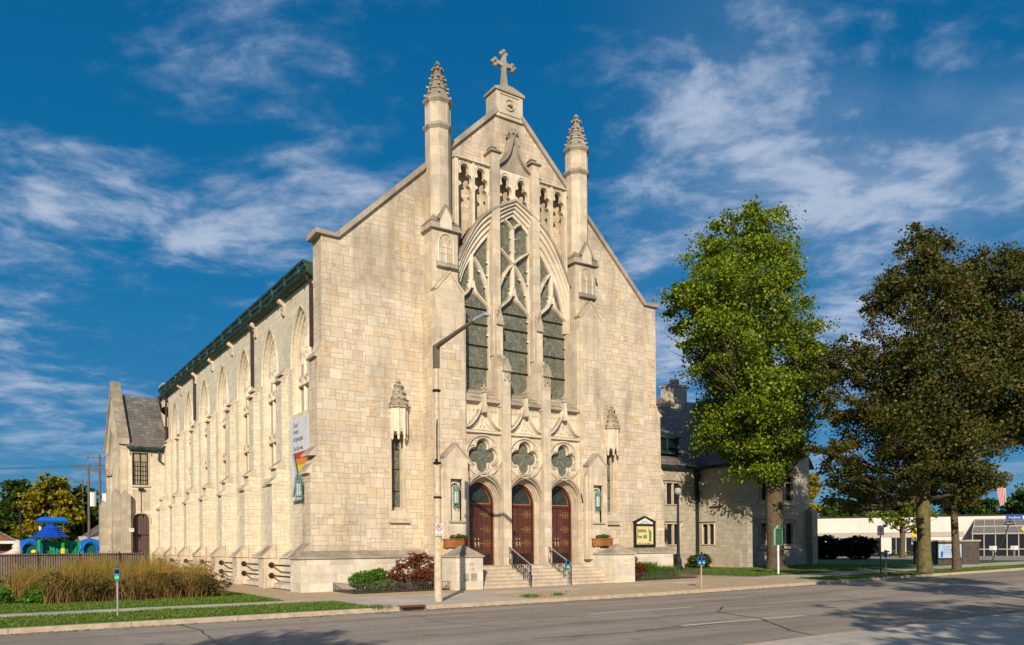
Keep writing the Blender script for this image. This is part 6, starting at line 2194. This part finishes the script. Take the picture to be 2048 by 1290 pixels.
meter((31.75, -9.75, .16), 'blue parking meter beside the no parking sign before the lawn', 1, 'blue', 'tanpost', sticker=False)
meter((40.3, -9.4, .22), 'dark blue double parking meter in the shade before the monument wall', 2, 'dblue', 'darkpole', sticker=False)
for (x, y, lab) in ((72.6, 3.0, 'white box on a post across the side street, left one of two'), (74.4, 1.8, 'white box on a post across the side street, right one of two')):
    t = thing('curb_box', (x, y, .35), lab, 'box on post', 'white boxes on posts before the entrance')
    MB().box(x - .06, x + .06, y - .06, y + .06, .3, 1.2).build('post', 'galv', t)
    MB().box(x - .35, x + .35, y - .2, y + .2, 1.2, 1.62).build('box', 'white', t)

# storm drain
t = thing('storm_drain', (-.1, -11.0, -.1), 'rusty iron storm drain inlet set into the kerb', 'drain')
M['rust'] = simple('rusty cast iron', (.16, .05, .03), .8, .3, 9)
MB().box(-.5, .5, -11.06, -10.8, -.1, .022).build('hood', 'rust', t)
MB().box(-.42, .42, -11.064, -11.058, -.12, -.03).build('opening', 'black', t)
# historical marker
t = thing('historical_marker', (28.8, -4.42, .13), 'green historical marker plaque on a white post by the sidewalk', 'marker')
ORG[t.name] = Vector((0, 0, 0)); t.rotation_euler = (0, 0, R(8))
MB().tube((0, 0, -.2), (0, 0, 1.86), .062, n=12).lathe(0, 0, [(.075, 1.5), (.085, 1.55), (.075, 1.6)], 12).build('post', 'white', t)
shape = [(-.43, 1.86), (.43, 1.86), (.43, 2.78), (.36, 2.86), (.2, 2.9), (.12, 3.02), (0, 3.08), (-.12, 3.02), (-.2, 2.9), (-.36, 2.86), (-.43, 2.78)]
pq = MB().plate(shape, [], -.05, .03).build('plaque', 'marker', t)
b = MB()
b.ribbon(shape, .035, -.065, .045, closed=True, nose=.8)
b.ribbon([(.07 * math.cos(a * math.pi / 6), 2.93 + .07 * math.sin(a * math.pi / 6)) for a in range(12)], .02, -.06, -.05, closed=True)
b.build('rim', simple('marker rim pale green', (.22, .42, .33), .5, .1), pq)
b = MB()
for i in range(11):
    b.box(-.36, .36 - .05 * (i % 3), -.056, -.05, 2.0 + .066 * i, 2.018 + .066 * i)
b.build('raised_lines', simple('marker raised text', (.10, .20, .10), .5, .1), pq)
# ornate lamp post
t = thing('lamp_post', (28.7, 4.0, .13), 'black ornate lamp post with a glass globe before the annex', 'street lamp')
ORG[t.name] = Vector((28.7, 4.0, 0))
MB().lathe(28.7, 4.0, [(.36, 0), (.36, .12), (.28, .2), (.3, .35), (.22, .5), (.24, .75), (.15, 1.0), (.13, 1.1), (.16, 1.15), (.11, 1.3), (.085, 3.4), (.075, 5.2), (.13, 5.28), (.09, 5.36), (.15, 5.5)], 12).build('post', 'darkpole', t)
MB().lathe(28.7, 4.0, [(.14, 5.5), (.24, 5.62), (.26, 5.78), (.2, 5.95), (.1, 6.05)], 16).build('globe', simple('lamp globe glass', (.38, .40, .40), .2, .1), t)
MB().lathe(28.7, 4.0, [(.2, 5.97), (.22, 6.02), (.1, 6.14), (.04, 6.2), (.06, 6.26), (.01, 6.38)], 12).build('cap', 'darkpole', t)
# traffic and street-name signs
def diamond(x, y, zc, lab, plate=True, base=.35, sz=.42):
    t = thing('warning_sign', (x, y, base), lab, 'sign', 'yellow warning signs')
    t.rotation_euler = (0, 0, R(-34)); ORG[t.name] = Vector((0, 0, 0))
    z = zc - base
    MB().tube((0, .04, -.1), (0, .04, z + sz), .04, n=8).build('post', 'galv', t)
    p = MB().plate([(0, z - sz), (sz, z), (0, z + sz), (-sz, z)], [], -.02, 0).build('plate', 'pyellow', t)
    b = MB()
    for s in (-1, 1):
        b.ribbon([(s * .1, z - .2), (s * .1, z + .18)], .06, -.03, -.02, nose=1)
        b.ribbon([(s * .1 - .09, z + s * .08 + .02), (s * .1, z + s * .2), (s * .1 + .09, z + s * .08 + .02)], .05, -.03, -.02, nose=1)
    b.build('arrows', 'black', p)
    if plate:
        MB().box(-.28, .28, -.02, 0, z - sz - .32, z - sz + .0).build('small_plate', 'pyellow', t)
        MB().box(-.36, .36, -.02, 0, z - sz - .95, z - sz - .4).build('lower_plate', 'grey', t)
diamond(77.8, 14.0, 3.3, 'yellow diamond two-way sign in front of the white office wall', sz=.55)
diamond(57.75, -6.35, 3.1, 'yellow diamond sign cut by the right edge of the picture', False, .35, .45)
t = thing('street_name_sign', (56.0, -5.1, .35), 'leaning pole with a blue street name blade and a one way sign', 'sign')
ORG[t.name] = Vector((56.0, -5.1, 0))
MB().path([(55.5, -4.75, .2), (56.4, -5.35, 2.2), (56.9, -5.65, 4.0)], .045, 8).build('pole', 'darkpole', t)
yaw = R(-34)
def face(b, cx, cy, z0, z1, w_, th=.02):
    c, s = math.cos(yaw), math.sin(yaw)
    q = [(cx - c * w_ / 2 + s * th, cy - s * w_ / 2 - c * th), (cx + c * w_ / 2 + s * th, cy + s * w_ / 2 - c * th), (cx + c * w_ / 2, cy + s * w_ / 2), (cx - c * w_ / 2, cy - s * w_ / 2)]
    return b.hexa([(x, y, z0) for x, y in q], [(x, y, z1) for x, y in q])
bl = face(MB(), 57.05, -5.75, 3.5, 3.86, 1.35).build('name_blade', 'dblue', t)
SG = Matrix.Rotation(yaw, 4, 'Z') @ FRONT
text('Academy', .26, (57.03, -5.79, 3.59), SG, 'white', bl)
bl2 = face(MB(), 56.55, -5.6, 3.05, 3.35, .75).build('one_way_plate', 'black', t)
text('ONE WAY', .13, (56.53, -5.64, 3.15), SG, 'white', bl2)
# flag
t = thing('flag', (42.0, -10.6, 4.9), 'American flag drooping from a slanted staff among the maple leaves', 'flag')
ORG[t.name] = Vector((42.0, -10.6, 4.9))
MB().path([(40.1, -9.75, 4.4), (43.55, -11.15, 6.75)], .025, 6).build('staff', 'grey', t)
T = mat('flag cloth')
tcn = T.node('ShaderNodeUVMap')
fu, fv, _ = T.sep(tcn.outputs[0])
st = T.m('GREATER_THAN', T.m('FRACT', T.m('MULTIPLY', fv, 6.5)), .5)
cc = T.mix(st, (.55, .5, .46), (.40, .03, .04))
cant = T.m('MULTIPLY', T.m('LESS_THAN', fu, .42), T.m('GREATER_THAN', fv, .46))
star = T.m('LESS_THAN', T.m('ADD', T.m('ABSOLUTE', T.m('SUBTRACT', T.m('FRACT', T.m('MULTIPLY', fu, 14)), .5)), T.m('ABSOLUTE', T.m('SUBTRACT', T.m('FRACT', T.m('MULTIPLY', fv, 12)), .5))), .28)
cc = T.mix(cant, cc, T.mix(star, (.01, .015, .06), (.5, .5, .5)))
T.set(T.b.inputs['Base Color'], cc)
nu, nv = 16, 12
vs, fs, uvs = [], [], []
A0, A1 = Vector((43.5, -11.13, 6.72)), Vector((42.75, -10.82, 6.2))      # hoist along the staff
for i in range(nu + 1):
    for j in range(nv + 1):
        s_, v_ = i / nu, j / nv
        p = A1.lerp(A0, v_)
        d = Vector((.12 * s_ * 3 * (1 - v_) * .6, -.05 * s_, -1.95 * s_ * (.95 + .1 * v_)))
        rip = .10 * s_ * math.sin(v_ * 9 + s_ * 3)
        vs.append(tuple(p + d + Vector((.55 * s_ * (1 - v_) * .5, -.83 * rip, 0)) + Vector((.559, .829, 0)) * rip - Vector((42.0, -10.6, 4.9))))
        uvs.append((s_, v_))
for i in range(nu):
    for j in range(nv):
        a = i * (nv + 1) + j
        fs.append((a, a + nv + 1, a + nv + 2, a + 1))
me = bpy.data.meshes.new('cloth'); me.from_pydata(vs, [], fs)
uvl = me.uv_layers.new(name='UVMap')
for lp in me.loops: uvl.data[lp.index].uv = uvs[lp.vertex_index]
me.materials.append(T.mat)
o = bpy.data.objects.new('cloth', me); COL.objects.link(o); o.parent = t
sm_ = o.modifiers.new('s', 'SOLIDIFY'); sm_.thickness = .01

# ---------------------------------------------------------------- things fixed to or standing at the church
def lantern(loc, lab, yaw=0):
    t = thing('wall_lantern', loc, lab, 'lantern', 'green copper lanterns on the church')
    ORG[t.name] = Vector((0, 0, 0)); t.rotation_euler = (0, 0, yaw)
    b = MB()
    for z in (-.42, .32):
        b.lathe(0, 0, [(.15, z - .03), (.18, z), (.15, z + .04)], 8)
    b.lathe(0, 0, [(.17, .35), (.19, .42), (.14, .48), (.1, .52)], 8)
    for i in range(8):
        a = 2 * math.pi * (i + .5) / 8
        x, y = .17 * math.cos(a), .17 * math.sin(a)
        b.tube((x, y, -.55), (x, y, .55), .014, n=5)
        b.lathe(x, y, [(.02, .53), (.035, .58), (.005, .66)], 5)
        b.lathe(x, y, [(.005, -.68), (.03, -.58), (.02, -.53)], 5)
    b.path([(0, 0, .5), (0, 0, .72), (0, .12, .8), (0, .25, .72)], .022, 6)
    b.path([(-.1, .2, .2), (-.1, .3, .2)], .02, 5)
    b.path([(0, .0, -.45), (0, .3, -.4)], .025, 5)
    b.build('cage', 'verdigris', t)
    MB().lathe(0, 0, [(.13, -.45), (.14, -.35), (.14, .32)], 8).build('glass', 'frost', t)
    t.scale = (.86, .86, .84)
    return t
lantern((7.1, -1.86, 4.58), 'green copper lantern in the niche left of the doors')
lantern((16.3, -1.86, 4.58), 'green copper lantern in the niche right of the doors')
lantern((-.08, .6, 4.88), 'green copper lantern on the side wall by the hanging banner', -math.pi / 2)
for x, lab in ((7.0, 'wooden planter box with low greenery left of the doors'), (16.4, 'wooden planter box with low greenery right of the doors')):
    t = thing('planter', (x, -2.0, 1.65), lab, 'planter', 'wooden planters beside the doors')
    b = MB()
    pl_ = [(x - .62, -2.05), (x - .3, -2.42), (x + .5, -2.42), (x + .72, -2.05), (x + .72, -1.78), (x - .62, -1.78)]
    b.plate(pl_, [], 2.06, 2.42, 'z')
    bx = b.build('box', 'wood', t)
    b = MB()
    b.plate([(x - .66, -2.06), (x - .32, -2.46), (x + .52, -2.46), (x + .76, -2.06), (x + .76, -1.76), (x - .66, -1.76)], [], 2.42, 2.46, 'z')
    b.plate([(x - .64, -2.055), (x - .31, -2.44), (x + .51, -2.44), (x + .74, -2.055), (x + .74, -1.77), (x - .64, -1.77)], [], 2.03, 2.06, 'z')
    b.build('rim', 'wood', bx)
    b = MB()
    for s in (-.3, .35):
        b.path([(x + s, -2.2, 2.05), (x + s - .05, -2.22, 1.85), (x + s + .02, -2.25, 1.66)], .03, 6)
    b.plate([(-2.3, 1.645), (-2.25, 1.8), (-2.1, 2.03), (-1.8, 2.03), (-1.8, 1.645)], [], x - .45, x + .5, 'x')
    b.build('stand', 'plinth', t)
    V = leafcloud([(x - .2, -2.1, 2.5), (x + .35, -2.1, 2.5), (x + .1, -2.1, 2.55)], [.2, .2, .2], 1800, .05, np.random.RandomState(5), clump=.12, per=12)
    V[:, 2] = np.maximum(V[:, 2], 2.44)
    quads('greenery', V - np.array([x, -2.0, 1.65]), 'leafbox', parent=t)
# stair rails
for x, lab in ((10.42, 'left black wrought iron handrail on the church steps'), (13.0, 'right black wrought iron handrail on the church steps')):
    t = thing('stair_rail', (x, -2.5, 0), lab, 'handrail', 'iron handrails on the steps')
    ya, yb = -1.45, -3.55
    za, zb = FL, .18
    zr = lambda y: .95 + za + (zb - za) * max(0, min(1, (ya - .2 - y) / (ya - .2 - yb)))
    zf = lambda y: za + (zb - za) * max(0, min(1, (ya - .2 - y) / (ya - .2 - yb)))
    b = MB()
    b.path([(x, ya + .12, zr(ya) - .06), (x, ya + .05, zr(ya)), (x, ya - .2, zr(ya - .2)), (x, yb, zr(yb)), (x, yb - .05, zr(yb) - .05)], .03, 8)
    b.build('top_rail', 'grey', t)
    b = MB()
    b.box(x - .025, x + .025, ya - .025, ya + .025, FL, zr(ya))
    b.box(x - .025, x + .025, yb - .025, yb + .025, 0, zr(yb))
    b.path([(x, ya, zf(ya) + .12), (x, ya - .2, zf(ya - .2) + .12), (x, yb, zf(yb) + .12)], .014, 6)
    n = 13
    for i in range(1, n):
        y = ya + (yb - ya) * i / n
        b.box(x - .009, x + .009, y - .009, y + .009, zf(y) + .1, zr(y))
    for i in range(5):
        y = ya - .22 - i * .4
        b.path([(x, y, zr(y) - .28), (x, y - .1, zr(y) - .06), (x, y - .2, zr(y) - .3)], .016, 5)
        b.path([(x, y + .05, zf(y) + .14), (x, y - .05, zf(y) + .34), (x, y - .15, zf(y) + .12)], .014, 5)
    for i in range(4):
        y = ya - .45 - i * .5
        b.box(x - .012, x + .012, y - .012, y + .012, max(0, zf(y) - .18), zf(y) + .15)
    b.build('balusters', 'iron', t)
# notice board
t = thing('notice_board', (21.5, -.12, 2.8), 'dark framed notice board with a yellow poster on the front wall', 'sign')
ORG[t.name] = Vector((21.5, -.12, 2.8))
fx0, fx1 = 20.66, 22.42
b = MB()
b.plate([(fx0, 1.95), (fx1, 1.95), (fx1, 3.46), (fx1 + .06, 3.46), (fx1 + .06, 3.52), ((fx0 + fx1) / 2, 3.86), (fx0 - .06, 3.52), (fx0 - .06, 3.46), (fx0, 3.46)],
        [[(fx0 + .15, 2.1), (fx1 - .15, 2.1), (fx1 - .15, 3.25), (fx0 + .15, 3.25)], [(fx0 + .18, 3.36), (fx1 - .18, 3.36), (fx1 - .18, 3.46), ((fx0 + fx1) / 2, 3.76), (fx0 + .18, 3.46)]], -.17, -.04)
b.box(fx0 + .03, fx1 - .03, -.05, -.003, 1.98, 3.4)
fr = b.build('frame', 'bronze', t)
ps = MB().box(fx0 + .14, fx1 - .14, -.10, -.06, 2.09, 3.26).build('poster', simple('cream yellow poster', (.72, .60, .27), .6, .04), t)
hdp = MB().plate([(fx0 + .17, 3.35), (fx1 - .17, 3.35), (fx1 - .17, 3.47), ((fx0 + fx1) / 2, 3.77), (fx0 + .17, 3.47)], [], -.12, -.06).build('header_panel', 'white', t)
mxp = (fx0 + fx1) / 2
text('FIRST UNITED', .07, (mxp, -.124, 3.50), FRONT, 'black', hdp)
text('METHODIST CHURCH', .082, (mxp, -.124, 3.385), FRONT, 'black', hdp)
text('Justice', .36, (mxp - .22, -.104, 2.85), FRONT, 'black', ps, sx=.82, bold=.006)
text('For All', .36, (mxp - .22, -.104, 2.46), FRONT, 'black', ps, sx=.82, bold=.006)
text('Justice For Our Neighbors', .095, (mxp, -.104, 2.14), FRONT, 'black', ps, sx=1.1)
b = MB()
sx0 = fx1 - .42
b.plate([(sx0 - .13, 2.28), (sx0 + .13, 2.28), (sx0 + .11, 2.34), (sx0 + .08, 2.35), (sx0 + .10, 2.6), (sx0 + .12, 2.78), (sx0 + .08, 2.92), (sx0 + .04, 2.94), (sx0 + .04, 3.0), (sx0, 3.03), (sx0 - .05, 3.0), (sx0 - .04, 2.93),
         (sx0 - .1, 2.98), (sx0 - .14, 3.16), (sx0 - .17, 3.16), (sx0 - .12, 2.9), (sx0 - .09, 2.75), (sx0 - .08, 2.35), (sx0 - .11, 2.34)], [], -.107, -.1)
b.build('painted_figure', simple('poster figure green', (.06, .22, .16), .6, .2, 9), ps)
# notice on the pier between the doors
t = tag(MB().box(13.02 - .1, 13.02 + .1, -1.585, -1.563, 2.75, 3.1).build('small_notice', 'white'), 'small white notice on the pier between the middle and right doors', 'sign')
b = MB()
for i in range(5): b.box(12.95, 13.09 - .02 * (i % 2), -1.589, -1.585, 2.79 + i * .05, 2.805 + i * .05)
b.box(12.92, 13.12, -1.59, -1.586, 3.05, 3.1)
b.build('print', 'grey', t)
# banner on the nave wall
BY0, BY1, BX = 1.62, 4.28, .78
t = thing('banner', (BX, 3, 6.6), 'tall white banner with rainbow stripes hanging under the first side window', 'banner')
ORG[t.name] = Vector((BX, 3, 6.6))
T = mat('banner cloth')
P3_ = pos(T)
bn_ = T.node('ShaderNodeBump', i_Distance=.12, i_Strength=.5)
mp_ = T.node('ShaderNodeMapping', i_Rotation=(R(50), 0, 0), i_Scale=(1, 2.5, .7)); T.set(mp_.inputs[0], P3_)
T.set(bn_.inputs['Height'], T.noise(mp_.outputs[0], 1.6, 3, .5)); T.set(T.b.inputs['Normal'], bn_.outputs[0])
T.b.inputs['Base Color'].default_value = (.66, .66, .68, 1)
bc = MB().box(BX, BX + .03, BY0, BY1, 4.5, 8.62).build('cloth', T.mat, t)
for i, w1 in enumerate(('God', 'loves', 'all people.', '', 'So do we.')):
    if w1:
        text(w1, .36, (BX - .004, BY1 - .45, (8.22, 7.88, 7.5, 0, 7.02)[i]), LEFT, simple('banner ink', (.06, .06, .07), .6, .05), bc, align='LEFT')
cols_ = [(.55, .05, .03), (.65, .26, .03), (.70, .62, .03), (.12, .36, .05), (.05, .10, .40), (.17, .06, .22)]
z = 6.92
edge = lambda zz: BY1 - .62 - (1.05 - abs(zz - 5.9)) * .55
for i, c_ in enumerate(cols_):
    z1 = z - .33
    MB().plate([(BY0 + .02, z1), (BY0 + .02, z), (edge(z), z), (edge(z1), z1)], [], BX - .006, BX - .001, 'x').build('stripe', simple('stripe %d' % i, c_, .6, .03), bc)
    z = z1
for k_, (w0, c_) in enumerate([(.0, (.05, .04, .04)), (.14, (.22, .13, .08)), (.28, (.35, .55, .62)), (.42, (.62, .40, .45))]):
    f = lambda zz: edge(zz) + w0
    MB().plate([(f(6.92), 6.92), (f(5.9), 5.9), (f(4.7), 4.7), (f(4.7) + .12, 4.7), (f(5.9) + .12, 5.9), (f(6.92) + .12, 6.92)], [], BX - .005 - .0, BX - .001, 'x').build('chevron', simple('chevron %d' % k_, c_, .6, .03), bc)
